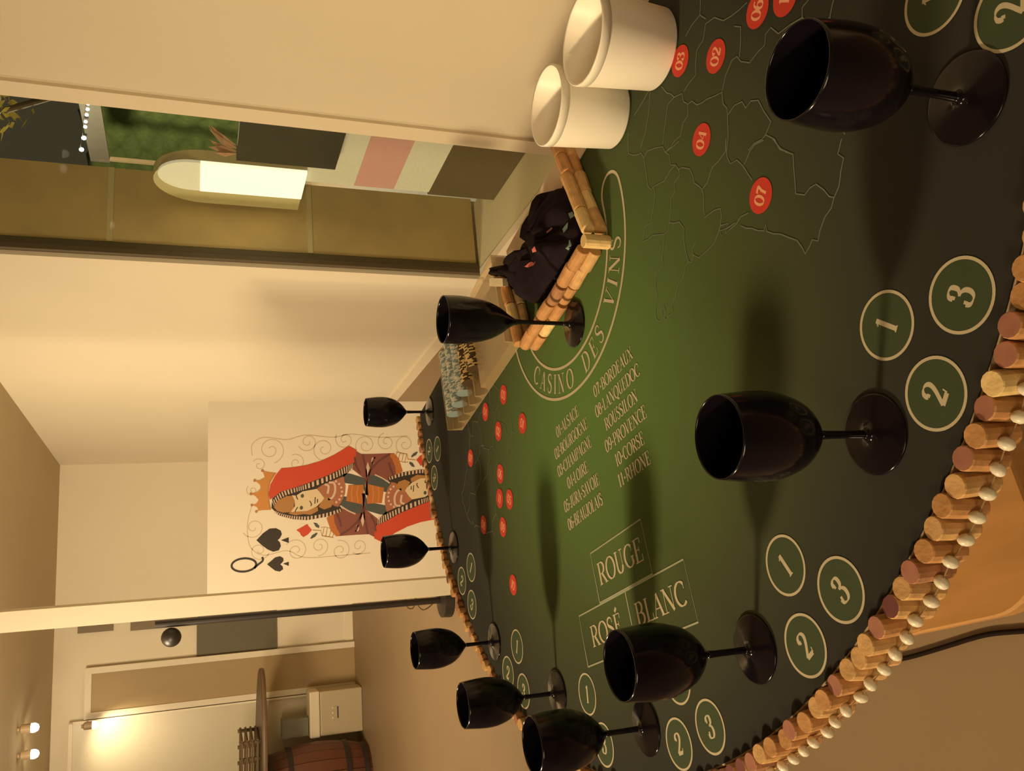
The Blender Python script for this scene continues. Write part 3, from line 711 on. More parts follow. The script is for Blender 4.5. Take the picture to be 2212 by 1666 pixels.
scr.append(sp([cp(545, 985), cp(545, 960), cp(570, 945), cp(620, 950), cp(660, 940), cp(720, 945), cp(760, 938), cp(820, 945), cp(880, 942)]))
scr.append(sp([cp(545, 1090), cp(535, 1130), cp(540, 1180), cp(570, 1200), cp(620, 1190), cp(660, 1205), cp(740, 1200), cp(800, 1195)]))
card_lines('scrollwork', scr, .0035, 1, SCR, twin=False)
# index and spades
qc, qr = cp(480 + 230 / 4.9, 920 + 1475 / 4.9), (cp(480 + 230 / 4.9, 920 + 1405 / 4.9)[0] - cp(480 + 230 / 4.9, 920 + 1545 / 4.9)[0]) / 2
qz = (cp(480 + 100 / 4.9, 1221)[1] - cp(480 + 360 / 4.9, 1221)[1]) / 2
card_lines('queen_letter', [[(qc[0] + qr * math.cos(t / 30 * 6.2832), qc[1] + qz * math.sin(t / 30 * 6.2832)) for t in range(31)], sp(c6('340,1510 375,1475 420,1440 432,1415 422,1390'))], .0085, 2, INK)
card_poly('spade', c6('362,1213 430,1140 500,1090 570,1085 620,1110 632,1150 612,1190 588,1212 612,1235 622,1275 600,1320 540,1335 480,1310 420,1265'), 2, INK)
card_poly('spade_stem', c6('622,1212 705,1180 705,1242'), 2, INK)
card_poly('spade', c6('475,1467 520,1430 560,1395 610,1382 645,1400 650,1430 628,1458 615,1467 640,1490 645,1520 610,1545 560,1535 515,1500'), 2, INK)
card_poly('spade_stem', c6('645,1462 705,1440 705,1485'), 2, INK)
card_poly('flower', c6('785,1105 835,1078 900,1040 918,1068 950,1105 910,1150 860,1180 835,1160 822,1132'), 2, REDC)
card_poly('leaf', c6('965,1025 1000,1030 1030,1062 1025,1085 990,1070'), 2, BLUE); card_poly('leaf', c6('930,1195 950,1160 1000,1130 1010,1142 985,1175 950,1195'), 2, BLUE)
card_lines('hand_lines', [c6('1045,1080 1080,1070 1070,1120 1060,1165'), c6('1085,1075 1115,1078 1105,1125 1095,1175'), c6('1125,1080 1150,1090 1145,1140 1130,1180'), c6('1155,1095 1180,1110 1180,1150 1165,1180'), c6('960,1105 1045,1110 1055,1165 1180,1185')], .003, 2, HAIR)
# figure
card_poly('robe', c7('240,268 300,300 440,298 640,290 690,345 735,480 610,592 560,570 340,570 190,450 120,520 110,440 165,385'), 2, PURP)
card_poly('cuff', c7('590,300 640,290 690,345 735,480 665,530 655,430 625,360'), 3, ORA)
card_poly('robe_sash', c7('110,505 180,508 300,545 330,560 345,690 345,740 310,640 120,605 95,560'), 3, BLUE)
card_poly('robe_sash', c7('390,520 440,525 600,598 645,640 570,705 385,668 370,600'), 3, BLUE)
card_poly('robe_square', c7('160,630 320,625 320,735 318,835 135,795'), 4, ORA)
card_lines('robe_square_stitch', [c7('205,632 190,715 200,805'), c7('262,630 250,715 262,820')], .004, 5, GOLD)
card_poly('robe_belt', c7('330,560 372,560 365,650 372,735 340,735 345,650'), 4, DPUR)
card_lines('robe_fold', [sp(c7('310,300 330,400 350,520 352,730')), sp(c7('600,300 490,370 400,470 362,600 352,730')), sp(c7('440,330 405,420 370,530')), sp(c7('640,540 600,440 590,390')), sp(c7('280,500 240,420 225,330'))], .008, 5, DPUR)
card_lines('robe_trim', [sp(c7('440,518 520,555 600,608')), sp(c7('445,340 415,345 412,385 430,395'))], .006, 5, PINKW)
card_poly('robe_jewel', c7('365,380 385,450 350,555 340,470'), 5, PINKW)
card_poly('crown', c6('575,500 490,490 425,475 450,545 400,575 345,580 400,625 405,665 370,700 305,720 350,745 385,785 360,825 315,840 365,860 380,885 365,905 420,895 520,890 500,800 490,700 510,600'), 3, GOLD)
for q in ('425,475', '345,580', '305,720', '315,840', '362,908'):
    c = c6(q)[0]; card_poly('crown_bead', [(c[0] + .006 * math.cos(t), c[1] + .006 * math.sin(t)) for t in [i * .785 for i in range(8)]], 4, HAIR)
card_lines('crown_band', [sp(c6('555,500 505,590 488,700 495,800 512,890'))], .004, 4, HAIR)
veil_low = '1410,385 1280,440 1130,520 900,610 780,650 620,700 530,770'
card_poly('hood_lining', c6('520,870 530,770 620,700 780,650 900,610 1130,520 1280,440 1410,385 1350,480 1290,540 1190,600 1240,800 1270,905 1100,965 900,1000 750,990 600,950'), 3, INK)
card_poly('veil', c6('625,450 750,440 900,415 1050,370 1180,310 1280,250 1337,212 1420,255 1410,385 1280,440 1130,520 900,610 780,650 620,700 505,785 490,720 510,620 560,530'), 4, REDC)
up = sp(c6('525,800 620,705 780,655 900,615 1130,525 1280,445 1390,395')); lo = sp(c6('545,850 640,755 785,700 905,665 1135,580 1290,510 1380,480'))
n = len(up)
for i in range(0, n - 1):
    for t0, t1 in ((.15, .62),):
        a = Vector((*up[i], 0)).lerp(Vector((*up[i + 1], 0)), t0); b2 = Vector((*up[i], 0)).lerp(Vector((*up[i + 1], 0)), t1)
        c = Vector((*lo[i], 0)).lerp(Vector((*lo[i + 1], 0)), t1); d_ = Vector((*lo[i], 0)).lerp(Vector((*lo[i + 1], 0)), t0)
        card_poly('hem_stripe', [(q.x, q.y) for q in (a, b2, c, d_)], 5, PINKW)
up = sp(c6('560,900 650,935 760,955 900,960 1100,925 1260,875')); lo = sp(c6('545,925 640,965 755,992 900,1000 1100,965 1270,905')); n = len(up)
for i in range(0, n - 1):
    a, b2, c, d_ = (Vector((*up[i], 0)), Vector((*up[i], 0)).lerp(Vector((*up[i + 1], 0)), .5), Vector((*lo[i], 0)).lerp(Vector((*lo[i + 1], 0)), .5), Vector((*lo[i], 0)))
    card_poly('hem_stripe', [(q.x, q.y) for q in (a, b2, c, d_)], 5, PINKW)
card_poly('collar', c6('1190,575 1285,535 1305,640 1300,720 1270,790 1230,858 1185,850 1120,790 1070,780 1000,665 1060,625'), 5, COP)
card_lines('collar_ring', [sp(c6('1130,600 1185,610 1195,690 1165,760 1120,780')), sp(c6('1085,620 1125,640 1115,720'))], .009, 6, PINKW)
for i in range(7):
    t = -1.1 + i * .36; c = c6('%f,%f' % (1150 + 118 * math.cos(t), 700 + 125 * math.sin(t)))[0]
    card_poly('collar_bead', [(c[0] + .0055 * math.cos(q * 1.05), c[1] + .0055 * math.sin(q * 1.05)) for q in range(6)], 6, PINKW)
card_poly('hair', c6('545,860 590,790 680,745 750,740 765,800 755,870 720,915 640,920 580,900'), 6, HAIR)
card_poly('hair', c6('1020,860 1075,745 1120,760 1185,805 1150,862 1080,886'), 6, HAIR); card_poly('hair', c6('700,930 770,880 860,900 1010,860 1015,900 940,942 860,935 780,948'), 6, HAIR)
card_poly('face', c6('740,735 780,740 850,695 1000,668 1040,710 1078,765 1060,795 1000,855 900,902 840,905 725,912 770,850 765,790'), 7, SKIN)
card_lines('face_lines', [sp(c6('790,700 785,745 800,780')), sp(c6('925,795 945,830 935,850')), c6('985,755 980,825'), c6('1010,775 1008,815'), sp(c6('800,860 780,890 770,915'))], .004, 8, INK)
for q in ('848,742', '838,868'):
    c = c6(q)[0]; card_poly('eye', [(c[0] + .0085 * math.cos(t * .63), c[1] + .007 * math.sin(t * .63)) for t in range(10)], 8, BLUE)

# ------------------------------------------------------------------ floor lamp behind the pillar
LY = 4.78
BLK = mat('black_metal', (0.022, 0.016, 0.012), 0.4, noise=0.1)
lb = at_y(968, 1293, LY); lt = at_y(335, 1362.5, LY)
lx = (at_y(600, 1333, LY).x + lb.x) / 2
lamp = empty('floor_lamp', (lb.x, LY, 0), 0, 'slim black floor lamp with round base and small ball head beside the pillar', 'floor lamp')
me = mesh(*lathe([(.105, 0), (.108, .006), (.105, .055), (.02, .062)], 40), [BLK]); fix_normals(me); link('base', me, lamp)
me = mesh(*lathe([(.019, .05), (.019, lt.z)], 16), [BLK]); fix_normals(me); link('pole', me, lamp, (-.006, 0, 0))
kn = at_y(370, 1376, LY)
v, f = lathe([(.001, -.05)] + [(.05 * math.cos(a), .05 * math.sin(a)) for a in [math.radians(-80 + 16 * i) for i in range(11)]] + [(.001, .05)], 24)
me = mesh(v, f, [BLK], smooth=True); fix_normals(me); link('ball_head', me, lamp, (kn.x - lb.x, -.01, kn.z))
CORD = mat('dark_cord', (0.10, 0.055, 0.025), 0.6)
pts = [at_y(x, y, LY + .03) - lamp.location for x, y in ((940, 1300), (915, 1318), (898, 1300), (900, 1288))]
v, f = tube(spline(pts, 8), .0035, 6); link('cord_loop', mesh(v, f, [CORD]), lamp)
pts = [at_y(x, y, LY + .03) - lamp.location for x, y in ((875, 1290), (880, 1312), (892, 1314), (898, 1298))]
v, f = tube(spline(pts, 8), .0035, 6); link('cord_loop', mesh(v, f, [CORD]), lamp)

# ------------------------------------------------------------------ far room
def bw(x, y, w=0.0): return on_plane(x, y, C0 - BACK * w, BACK)       # on the back wall, w in front of it
def wall_rect(name, x0, x1, y0, y1, thick, material, parent=None, w=0.0):
    """upright board on the back wall: x0..x1 photo heights, y0..y1 photo sides, measured at mid height"""
    ym = (y0 + y1) / 2; xm = (x0 + x1) / 2
    a = bw(xm, y0, w); b2 = bw(xm, y1, w); zt, zb = bw(x0, ym, w).z, bw(x1, ym, w).z
    p = Vector((b2.x, b2.y, zb)); ex = Vector((a.x - b2.x, a.y - b2.y, 0))
    return p, ex, zt - zb
GREY = mat('grey_panel', (0.115, 0.098, 0.055), 0.6, noise=0.04)
p, ex, hh = wall_rect('', 425, 598, 1312, 1414, .02, GREY, w=.02)
t = pbox('notice_panel', p + BACK * .0195, ex, -BACK * .02, Z * hh, GREY); tag(t, 'plain grey rectangular panel on the far wall behind the floor lamp', 'panel')
for (x0, x1, y0, y1, lb_) in ((282, 424, 1318, 1357, 'upper of two dim frames half hidden by the pillar, nearer the grey panel'), (168, 245, 1330, 1366, 'small dark frame half hidden by the pillar, highest on the far wall')):
    p, ex, hh = wall_rect('', x0, x1, y0, y1, .02, GREY, w=.02)
    t = pbox('wall_frame', p + BACK * .0195, ex, -BACK * .02, Z * hh, mat('frame_brown_grey', (0.20, 0.15, 0.08), 0.6, noise=0.05)); tag(t, lb_, 'frame')
# brown door in the far wall
DOORM = mat('door_brown', (0.36, 0.25, 0.11), 0.6, noise=0.06, nscale=4)
dr = empty('door_1', bw(765, 1470)); dr['kind'] = 'structure'
p, ex, hh = wall_rect('', 85, 762, 1432, 1512, .03, DOORM, w=.03); p.z = 0.0; hh = 2.2
pbox('door_leaf', p - dr.location, ex, -BACK * .03, Z * hh, DOORM, dr)
for q in (p - ex.normalized() * .05, p + ex):
    pbox('door_frame', q - dr.location, ex.normalized() * .05, -BACK * .045, Z * (hh + .05), WALL, dr)
pbox('door_frame', p + Z * hh - dr.location, ex, -BACK * .045, Z * .05, WALL, dr)
# pale closet front further left with spotlights over it
p, ex, hh = wall_rect('', 146, 772, 1524, 1790, .10, WALL, w=.06); p.z = 0
CLOS = mat('closet_paint', (0.60, 0.53, 0.36), 0.35, noise=0.03, nscale=4)
cl = empty('closet_front', p + ex / 2, 0, 'tall pale closet front lit by the spotlight at the far left end', 'closet')
pbox('closet_body', -ex / 2, ex, BACK * .058, Z * 2.36, CLOS, cl)
pbox('closet_trim', -ex / 2 - BACK * .015 + ex * .985, ex * .015, BACK * .02, Z * 2.36, TRIM, cl)
pbox('closet_trim', -ex / 2 - BACK * .015 + Z * 2.33, ex, BACK * .02, Z * .03, TRIM, cl)
# spotlights
SPOTG = mat('spot_glow', (1, 0.9, 0.7), 0.5, emit=(1.0, 0.86, 0.62), estr=14); SPH = mat('spot_housing', (0.35, 0.25, 0.14), 0.5, noise=0.05)
def spot(pos, aim, label, power, cone=95, wall=None):
    root = empty('spotlight', pos, 0, label, 'spotlight', 'ceiling spotlights at the far end')
    d = (Vector(aim) - Vector(pos)).normalized(); q = Vector((0, 0, -1)).rotation_difference(d).to_euler()
    me = mesh(*lathe([(.030, 0), (.030, .06), (.014, .070), (.014, .0815)], 20), [SPH]); fix_normals(me); link('housing', me, root)
    me = mesh(*lathe([(.004, -.046), (.020, -.040), (.030, -.022), (.030, .002)], 20), [SPOTG], smooth=True); fix_normals(me); link('bulb', me, root)
    if wall:
        v, f = tube([(0, 0, .07), Vector(wall) - Vector(pos)], .008, 8); link('bracket', mesh(v, f, [SPH]), root)
    l = bpy.data.lights.new('spot', 'SPOT'); l.energy = power; l.color = (1, .80, .52); l.spot_size = math.radians(cone); l.spot_blend = .8; l.shadow_soft_size = .02
    lo_ = bpy.data.objects.new('spot_beam', l); col.objects.link(lo_); lo_.parent = root; lo_.location = d * .055 + Vector((0, 0, -.02)); lo_.rotation_euler = q
for (x, y), lb_ in (((68, 1573), 'lit ceiling spotlight nearer the brown door'), ((68, 1630), 'lit ceiling spotlight nearer the frame edge')):
    ps = on_z(x, y, CEIL_Z - .082)
    spot(ps, bw(140, y + 5), lb_, 5, 70)
pc = bw(200, 1567, .34); spot(pc, bw(262, 1600, .06), 'lit spotlight mounted against the pale closet front', 9, 120, bw(190, 1560, .058))
# barrel table with a crate
BWOOD = mat('barrel_oak', (0.115, 0.038, 0.017), 0.5, noise=0.25, nscale=10, stretch=(1, 1, .15)); HOOP = mat('barrel_hoop', (0.05, 0.035, 0.03), 0.5, metal=.6)
fb = on_z(806, 1668, 0); BR = 0.24; bc = Vector((fb.x - .10, fb.y + .20, 0))
bar = empty('wine_barrel', bc, 0, 'dark red brown wooden barrel at the far left under the tabletop', 'barrel')
BH = 0.86; NS = 20
for i in range(NS):
    a0, a1 = 2 * math.pi * i / NS + .008, 2 * math.pi * (i + 1) / NS - .008; v = []; f = []
    for j in range(9):
        z = BH * j / 8; r_ = BR + .075 * (1 - (2 * j / 8 - 1) ** 2)
        for a in (a0, a1):
            v.append((r_ * math.cos(a), r_ * math.sin(a), z)); v.append(((r_ - .02) * math.cos(a), (r_ - .02) * math.sin(a), z))
    for j in range(8):
        q = 4 * j; f += [(q, q + 2, q + 6, q + 4), (q + 1, q + 5, q + 7, q + 3), (q, q + 4, q + 5, q + 1), (q + 2, q + 3, q + 7, q + 6)]
    f += [(0, 1, 3, 2), (32, 34, 35, 33)]
    me = mesh(v, f, [BWOOD]); fix_normals(me); link('stave', me, bar)
for z in (.05, .2, BH - .2, BH - .05):
    r_ = BR + .075 * (1 - (2 * z / BH - 1) ** 2)
    v, f = lathe([(r_ - .002, z - .02), (r_ + .006, z - .02), (r_ + .006, z + .02), (r_ - .002, z + .02)], 40); f = f[:-2]; link('hoop', mesh(v, f, [HOOP]), bar)
me = mesh(*lathe([(BR - .021, BH - .05), (BR - .021, BH - .03)], 32), [BWOOD]); fix_normals(me); link('barrel_head', me, bar)
tt_r = at_y(562, 1447, bc.y); TRAD = tt_r.x - bc.x
TOPW = mat('barrel_table_top', (0.10, 0.058, 0.026), 0.5, noise=0.15, nscale=9)
tt = empty('table_top', bc + Z * (BH + .001), 0, 'thin round dark tabletop resting on the wooden barrel', 'table')
v, f = lathe([(TRAD - .004, 0), (TRAD, .006), (TRAD, .032), (TRAD - .006, .038)], 64); v = [(x, y * .45, z) for x, y, z in v]
me = mesh(v, f, [TOPW]); fix_normals(me); link('top_board', me, tt)
v, f = lathe([(TRAD, .008), (TRAD + .004, .019), (TRAD, .030)], 64)
link('top_edge', mesh([(x, y * .45, z) for x, y, z in v], f[:-2], [mat('edge_band', (0.14, 0.08, 0.038), 0.5)]), tt)
ca0 = at_y(558, 1588, bc.y - .05); cw = .42; chh = at_y(516, 1588, bc.y - .05).z - (BH + .04)
CRW = mat('crate_wood', (0.13, 0.078, 0.034), 0.6, noise=0.15, nscale=10)
cr = empty('slatted_crate', (ca0.x - cw / 2, bc.y - .02, BH + .0405), 0, 'small open slatted crate standing on the barrel tabletop', 'crate')
for sx in (-1, -.33, .33, 1):
    for sy in (-1, 1):
        cbox('post', (sx * (cw / 2 - .012), sy * .13, chh / 2), (.024, .018, chh), CRW, cr)
for j in range(4):
    z = chh * (j + .5) / 4
    for sy in (-1, 1): cbox('slat', (0, sy * .148, z), (cw, .012, chh * .10), CRW, cr)
    for sx in (-1, 1): cbox('slat', (sx * (cw / 2 + .006), 0, z), (.012, .284, chh * .10), CRW, cr)
cbox('crate_floor', (0, 0, .004), (cw - .03, .24, .008), CRW, cr)
# small pale cabinet on the floor
f0 = on_z(783, 1536, 0)
CABM = mat('cabinet_cream', (0.46, 0.37, 0.23), 0.45, noise=0.03); SL = mat('cabinet_slot', (0.06, 0.045, 0.03), 0.5)
a = on_z(778, 1489, 0); b2 = on_z(778, 1579, 0); cwid = (a - b2).length; hcab = at_y(668, 1536, f0.y).z
cab = empty('white_cabinet', (f0.x, f0.y + .10, 0), math.atan2(-E2.y, -E2.x), 'small cream box cabinet with a slot on the floor by the far wall', 'cabinet')
cbox('body', (0, 0, hcab * .40), (cwid, .22, hcab * .80), CABM, cab, .01)
cbox('lid', (0, 0, hcab * .90), (cwid * 1.04, .24, hcab * .19), mat('cabinet_lid', (0.74, 0.64, 0.45), 0.4, noise=0.02), cab, .012)
cbox('panel', (.0, -.112, hcab * .52), (cwid * .28, .008, hcab * .11), CABM, cab)
cbox('slot', (0, -.114, hcab * .475), (cwid * .26, .008, hcab * .02), SL, cab)
for s in (-1, 0, 1): cbox('button', (s * cwid * .11, -.118, hcab * .57), (cwid * .04, .006, hcab * .02), TRIM, cab)
gb = cbox('grey_box', (0, 0, 0), (.15, .15, .22), mat('grey_green_box', (0.22, 0.20, 0.13), 0.5, noise=0.04)); gb.location = (f0.x - .10, f0.y + .10, hcab + .113); gb.rotation_euler.z = math.atan2(-E2.y, -E2.x)
tag(gb, 'grey green upright box standing on the cream cabinet', 'box')

# ------------------------------------------------------------------ stool and floor cord
SEAT = mat('stool_oak', (0.46, 0.235, 0.075), 0.45, noise=0.25, nscale=7, stretch=(1, 6, 1))
SZ = 0.46
c_edge = [on_z(x, y, SZ) for x, y in ((1997, 1366), (2150, 1334), (2212, 1281))]
ang_s = math.atan2(c_edge[1].y - c_edge[0].y, c_edge[1].x - c_edge[0].x)
dS = Vector((math.cos(ang_s), math.sin(ang_s), 0)); nS = Vector((-dS.y, dS.x, 0))     # dS runs towards the camera along the left edge
Ls, Rr = 0.40, 0.10
stool = empty('stool', (c_edge[1] - dS * (Ls / 2 - Rr) + nS * (Ls / 2)).xy.to_3d(), ang_s, 'wooden stool with a rounded square seat tucked under the table rim', 'stool')
ring = []
for cx_, cy_, a0 in ((Ls / 2 - Rr, Ls / 2 - Rr, 0), (-Ls / 2 + Rr, Ls / 2 - Rr, 90), (-Ls / 2 + Rr, -Ls / 2 + Rr, 180), (Ls / 2 - Rr, -Ls / 2 + Rr, 270)):
    ring += arc(cx_, cy_, Rr, Rr, a0, a0 + 90, 10)
N_ = len(ring); v = [(x, y, SZ - .03) for x, y in ring] + [(x, y, SZ - .004) for x, y in ring] + [(x * .985, y * .985, SZ) for x, y in ring]
f = [tuple(range(N_ - 1, -1, -1)), tuple(range(2 * N_, 3 * N_))] + [(j * N_ + i, j * N_ + (i + 1) % N_, (j + 1) * N_ + (i + 1) % N_, (j + 1) * N_ + i) for j in (0, 1) for i in range(N_)]
me = mesh(v, f, [SEAT]); fix_normals(me); link('seat', me, stool)
for sx in (-1, 1):
    for sy in (-1, 1):
        me = mesh(*tube([(sx * .11, sy * .11, SZ - .03), (sx * .14, sy * .14, 0)], .016, 12), [SEAT]); fix_normals(me); link('leg', me, stool)
        cbox('rung', (sx * .128, 0, .17) if sy > 0 else (0, sx * .128, .20), (.018, .256, .018) if sy > 0 else (.256, .018, .018), SEAT, stool)
pts = [on_z(x, y, .006) for x, y in ((1900, 1432), (1965, 1420), (2040, 1398), (2120, 1374), (2180, 1366), (2260, 1364), (2400, 1380))]
o0 = pts[2].copy(); v, f = tube([p - o0 for p in spline(pts, 8)], .0048, 8)
t = link('power_cord', mesh(v, f, [mat('cord_black', (0.016, 0.009, 0.006), 0.8, spec=0.1)], smooth=True), None, o0); tag(t, 'black power cord lying across the floor beside the stool', 'cord')

# ------------------------------------------------------------------ outside the window
def wpl(x, y, w): return on_plane(x, y, C0 + OUT * w, OUT)           # plane parallel to the window, w outside
GRD = mat('terrace_dark', (0.12, 0.085, 0.05), 0.7, noise=0.2, nscale=3)
struct(pbox('ground', C0 + E1 * (-8) + OUT * REV - Z * .12, E1 * 22, OUT * 26, Z * .10, GRD))
# arched white lit panel
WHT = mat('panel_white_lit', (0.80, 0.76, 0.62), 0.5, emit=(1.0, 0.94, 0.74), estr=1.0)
WHC = mat('panel_dim_top', (0.72, 0.68, 0.52), 0.5, emit=(1.0, 0.90, 0.66), estr=0.28)
WHE = mat('panel_white_edge', (0.62, 0.54, 0.32), 0.6)
def upright_plate(name, pxs, w, thick, mface, mside, parent=None, origin=Vector()):
    a = [wpl(x, y, w) for x, y in pxs]; n = len(a)
    v = [p - origin for p in a] + [p + OUT * thick - origin for p in a]
    f = [tuple(range(n)), tuple(range(2 * n - 1, n - 1, -1))] + [(i, (i + 1) % n, n + (i + 1) % n, n + i) for i in range(n)]
    me = mesh(v, f, [mface, mside], idx=[0, 1] + [1] * n); fix_normals(me)
    return link(name, me, parent)
WA = 0.27
def wk(k, z, w): return C0 + E1 * k + OUT * w + Z * z
a = wpl(490, 442, WA); kL = (a - C0).dot(E1); a = wpl(490, 352, WA); kR = (a - C0).dot(E1)
zT = wpl(332, 400, WA).z; zB = wpl(655, 405, WA).z
org = wk((kL + kR) / 2, WBOT + .031, WA)
sg = empty('arched_sign', org, 0, 'bright white panel with a rounded top standing outside in the window niche', 'sign')
def arch_plate(name, k0, k1, z0, z1, zt, w0, w1, mtl):
    rr = (k1 - k0) / 2; kc = (k0 + k1) / 2
    pr = [(k0, z0), (k1, z0)] + ([(kc + rr * math.cos(t), zt - rr * 1.15 + rr * 1.15 * math.sin(t)) for t in [math.pi * i / 20 for i in range(21)]] if zt else [(k1, z1), (k0, z1)])
    n = len(pr); v = [wk(k_, z, w0) - org for k_, z in pr] + [wk(k_, z, w1) - org for k_, z in pr]
    f = [tuple(range(n)), tuple(range(2 * n - 1, n - 1, -1))] + [(i, (i + 1) % n, n + (i + 1) % n, n + i) for i in range(n)]
    me = mesh(v, f, [mtl]); fix_normals(me); return link(name, me, sg)
kf = kL + (kR - kL) * .36; zC = wpl(432, 380, WA).z
arch_plate('arch_frame', kL, kR, zB, 0, zT, WA, WA + .05, WHE)
arch_plate('arch_dim_top', kf, kR, zC, 0, zT - .02, WA - .012, WA, WHC)  # weaker glow imitates the panel getting dimmer towards its top
arch_plate('arch_panel', kf, kR, zB, zC - .001, None, WA - .014, WA, WHT)
# lower sheet with pink band
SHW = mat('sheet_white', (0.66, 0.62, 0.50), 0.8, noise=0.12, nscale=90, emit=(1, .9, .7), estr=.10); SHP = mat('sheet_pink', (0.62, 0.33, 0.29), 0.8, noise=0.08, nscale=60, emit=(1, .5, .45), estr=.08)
kl2 = (wpl(800, 405, WA) - C0).dot(E1); kr2 = K1 - .03
z1, z2, z3, z4 = zB, wpl(777, 365, WA).z, wpl(868, 370, WA).z, wpl(945, 380, WA).z
for nm, za, zb_, mt in (('sheet_top', z1, z2, SHW), ('sheet_band', z2, z3, SHP), ('sheet_bottom', z3, z4, SHW)):
    pbox(nm, wk(kl2, zb_, WA + .002) - org, E1 * (kr2 - kl2), OUT * .04, Z * (za - zb_), mt, sg)
DBR = mat('sheet_support', (0.14, 0.10, 0.055), 0.7, noise=0.15, nscale=6)
pbox('support', wk(kl2 - .02, WBOT + .031, WA + .002) - org, E1 * (kr2 - kl2 + .02), OUT * .06, Z * (z4 - WBOT - .031), DBR, sg)
# dark board with a dried bunch on top
DKG = mat('dark_board', (0.055, 0.050, 0.032), 0.7, noise=0.15, nscale=12)
WD = WA - .06
kd0 = (wpl(620, 357, WD) - C0).dot(E1); kd1 = K1 - .035
zt_, zb_ = wpl(512, 330, WD).z, wpl(735, 330, WD).z
dk = empty('dark_board', wk((kd0 + kd1) / 2, WBOT + .031, WD), 0, 'dark grey board in front of the white arched panel, outside the glass', 'board')
pbox('board_panel', wk(kd0, zb_, WD) - dk.location, E1 * (kd1 - kd0), OUT * .03, Z * (zt_ - zb_), DKG, dk)
LEAFP = mat('dried_leaf_pink', (0.55, 0.33, 0.22), 0.8, noise=0.2, nscale=30)
fl = empty('dried_leaves', wk(kd0 + .07, zt_ + .001, WD + .015), 0, 'pinkish dried leaves on top of the dark board outside the window', 'leaves')
for i in range(9):
    a = random.uniform(-.9, .9); L = random.uniform(.06, .11)
    v = [(0, 0, 0), (L * .3 * math.sin(a) + .014, 0, L * .5), (L * math.sin(a), random.uniform(-.02, .02), L), (L * .3 * math.sin(a) - .014, .004, L * .5)]
    o = link('leaf', mesh(v, [(0, 1, 2, 3)], [LEAFP]), fl, (random.uniform(-.03, .03), 0, 0)); so_ = o.modifiers.new('s', 'SOLIDIFY'); so_.thickness = .002
# hedge, string lights, slab imitating the glow under the bulbs, shrub
HEDG = mat('hedge_green', (0.10, 0.14, 0.04), 0.8, noise=0.45, nscale=14)
hb = wpl(300, 320, 7.0)
hed = empty('hedge', (hb.x, hb.y, -.02), math.atan2(E1.y, E1.x), 'dark green clipped hedge at the end of the garden', 'hedge')
bm2 = bmesh.new(); bmesh.ops.create_grid(bm2, x_segments=60, y_segments=30, size=1)
for vv in bm2.verts:
    vv.co = Vector((vv.co.x * 5, .08 * math.sin(vv.co.x * 31) * math.cos(vv.co.y * 23) + random.uniform(-.025, .025), (vv.co.y + 1) * 1.6))
me = bpy.data.meshes.new('hedge_face'); bm2.to_mesh(me); bm2.free(); me.polygons.foreach_set('use_smooth', [True] * len(me.polygons)); me.materials.append(HEDG); o = link('foliage', me, hed); sm = o.modifiers.new('s', 'SOLIDIFY'); sm.thickness = .6
pw = [wpl(x, y, 5.2) for x, y in ((192, 232), (238, 232), (238, 352), (192, 352))]
o0 = (pw[1] + pw[2]) / 2; o0 = Vector((o0.x, o0.y, -.02))
st_ = empty('glow_screen', o0, 0, 'grey screen standing in for the glow below the row of bulbs in the garden', 'screen')
ea = pw[0] - pw[3]; hh = pw[0].z - pw[1].z
pbox('screen_panel', Vector((pw[2].x, pw[2].y, pw[2].z)) - o0, Vector((ea.x, ea.y, 0)) * 1.5, OUT * .03, Z * hh, mat('glow_grey', (0.05, 0.045, 0.037), 0.7, noise=0.2, nscale=4), st_)
for t_ in (0.03, 1.42): pbox('screen_post', Vector((pw[2].x, pw[2].y, -.02)) - o0 + Vector((ea.x, ea.y, 0)) * t_, E1 * .05, OUT * .05, Z * (pw[0].z + .02), DBR, st_)
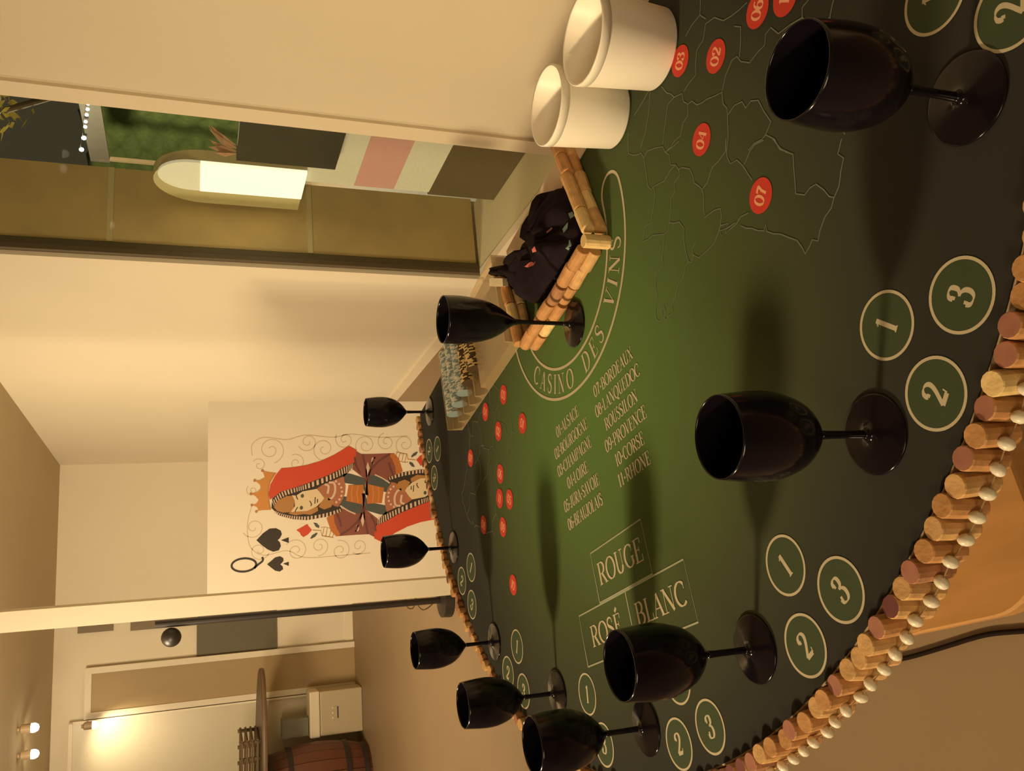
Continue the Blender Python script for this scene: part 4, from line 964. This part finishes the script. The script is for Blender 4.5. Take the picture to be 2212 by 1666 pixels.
BULB = mat('bulb_white', (1, 1, 1), 0.5, emit=(1, 0.93, 0.82), estr=9)
v, f = lathe([(.002, -.03), (.02, -.024), (.03, 0), (.02, .024), (.002, .03)], 14)
bme = mesh(v, f, [BULB], smooth=True); bme.name = 'garden_bulb'
sl = empty('string_lights', wpl(178, 290, 5.1), 0, 'row of small white bulbs strung across the dark garden', 'string lights')
bpx = ((176, 323), (181, 298), (184, 274), (185, 263), (187, 248), (189, 236), (190, 224))
for x, y in bpx:
    o = bpy.data.objects.new('bulb', bme); col.objects.link(o); o.parent = sl; o.location = wpl(x, y, 5.1) - sl.location
    s = 1.0 if y > 290 else .75; o.scale = (s, s, s)
v, f = tube(spline([wpl(x - 4, y, 5.1) - sl.location for x, y in ((172, 346),) + bpx + ((192, 190),)], 3), .006, 5); link('wire', mesh(v, f, [BLK]), sl)
sh0 = wpl(20, 240, 2.2); LEAF = mat('leaf_yellow_green', (0.50, 0.45, 0.10), 0.6, noise=0.3, nscale=12)
tree = empty('small_tree', (sh0.x + .25, sh0.y - .6, -.02), 0, 'small tree with yellow green leaves at the upper corner of the window', 'tree')
v, f = tube(spline([(0, 0, 0), (.03, .02, 1.0), (-.05, .1, 1.8), (-.25, .6, sh0.z + .05)], 6), .022, 8); link('trunk', mesh(v, f, [DBR]), tree)
for i in range(90):
    c = sh0 + Vector((random.gauss(0, .10), random.gauss(.0, .12), random.gauss(.12, .10))) - tree.location
    a, b2 = random.uniform(0, 6.28), random.uniform(-.8, .8); L = random.uniform(.04, .07)
    d_ = Vector((math.cos(a), math.sin(a), b2)).normalized() * L; s_ = d_.cross(Z).normalized() * L * .38
    if i < 90: link('leaf', mesh([c - d_, c + s_, c + d_, c - s_], [(0, 1, 2, 3)], [LEAF]), tree)
l = bpy.data.lights.new('garden_fill', 'POINT'); l.energy = 1700; l.color = (1, .82, .52); l.shadow_soft_size = .15  # unseen light added to brighten the hedge and garden
o = bpy.data.objects.new('garden_fill', l); col.objects.link(o); o.location = C0 + E1 * -1.5 + OUT * 3.0 + Z * 2.8
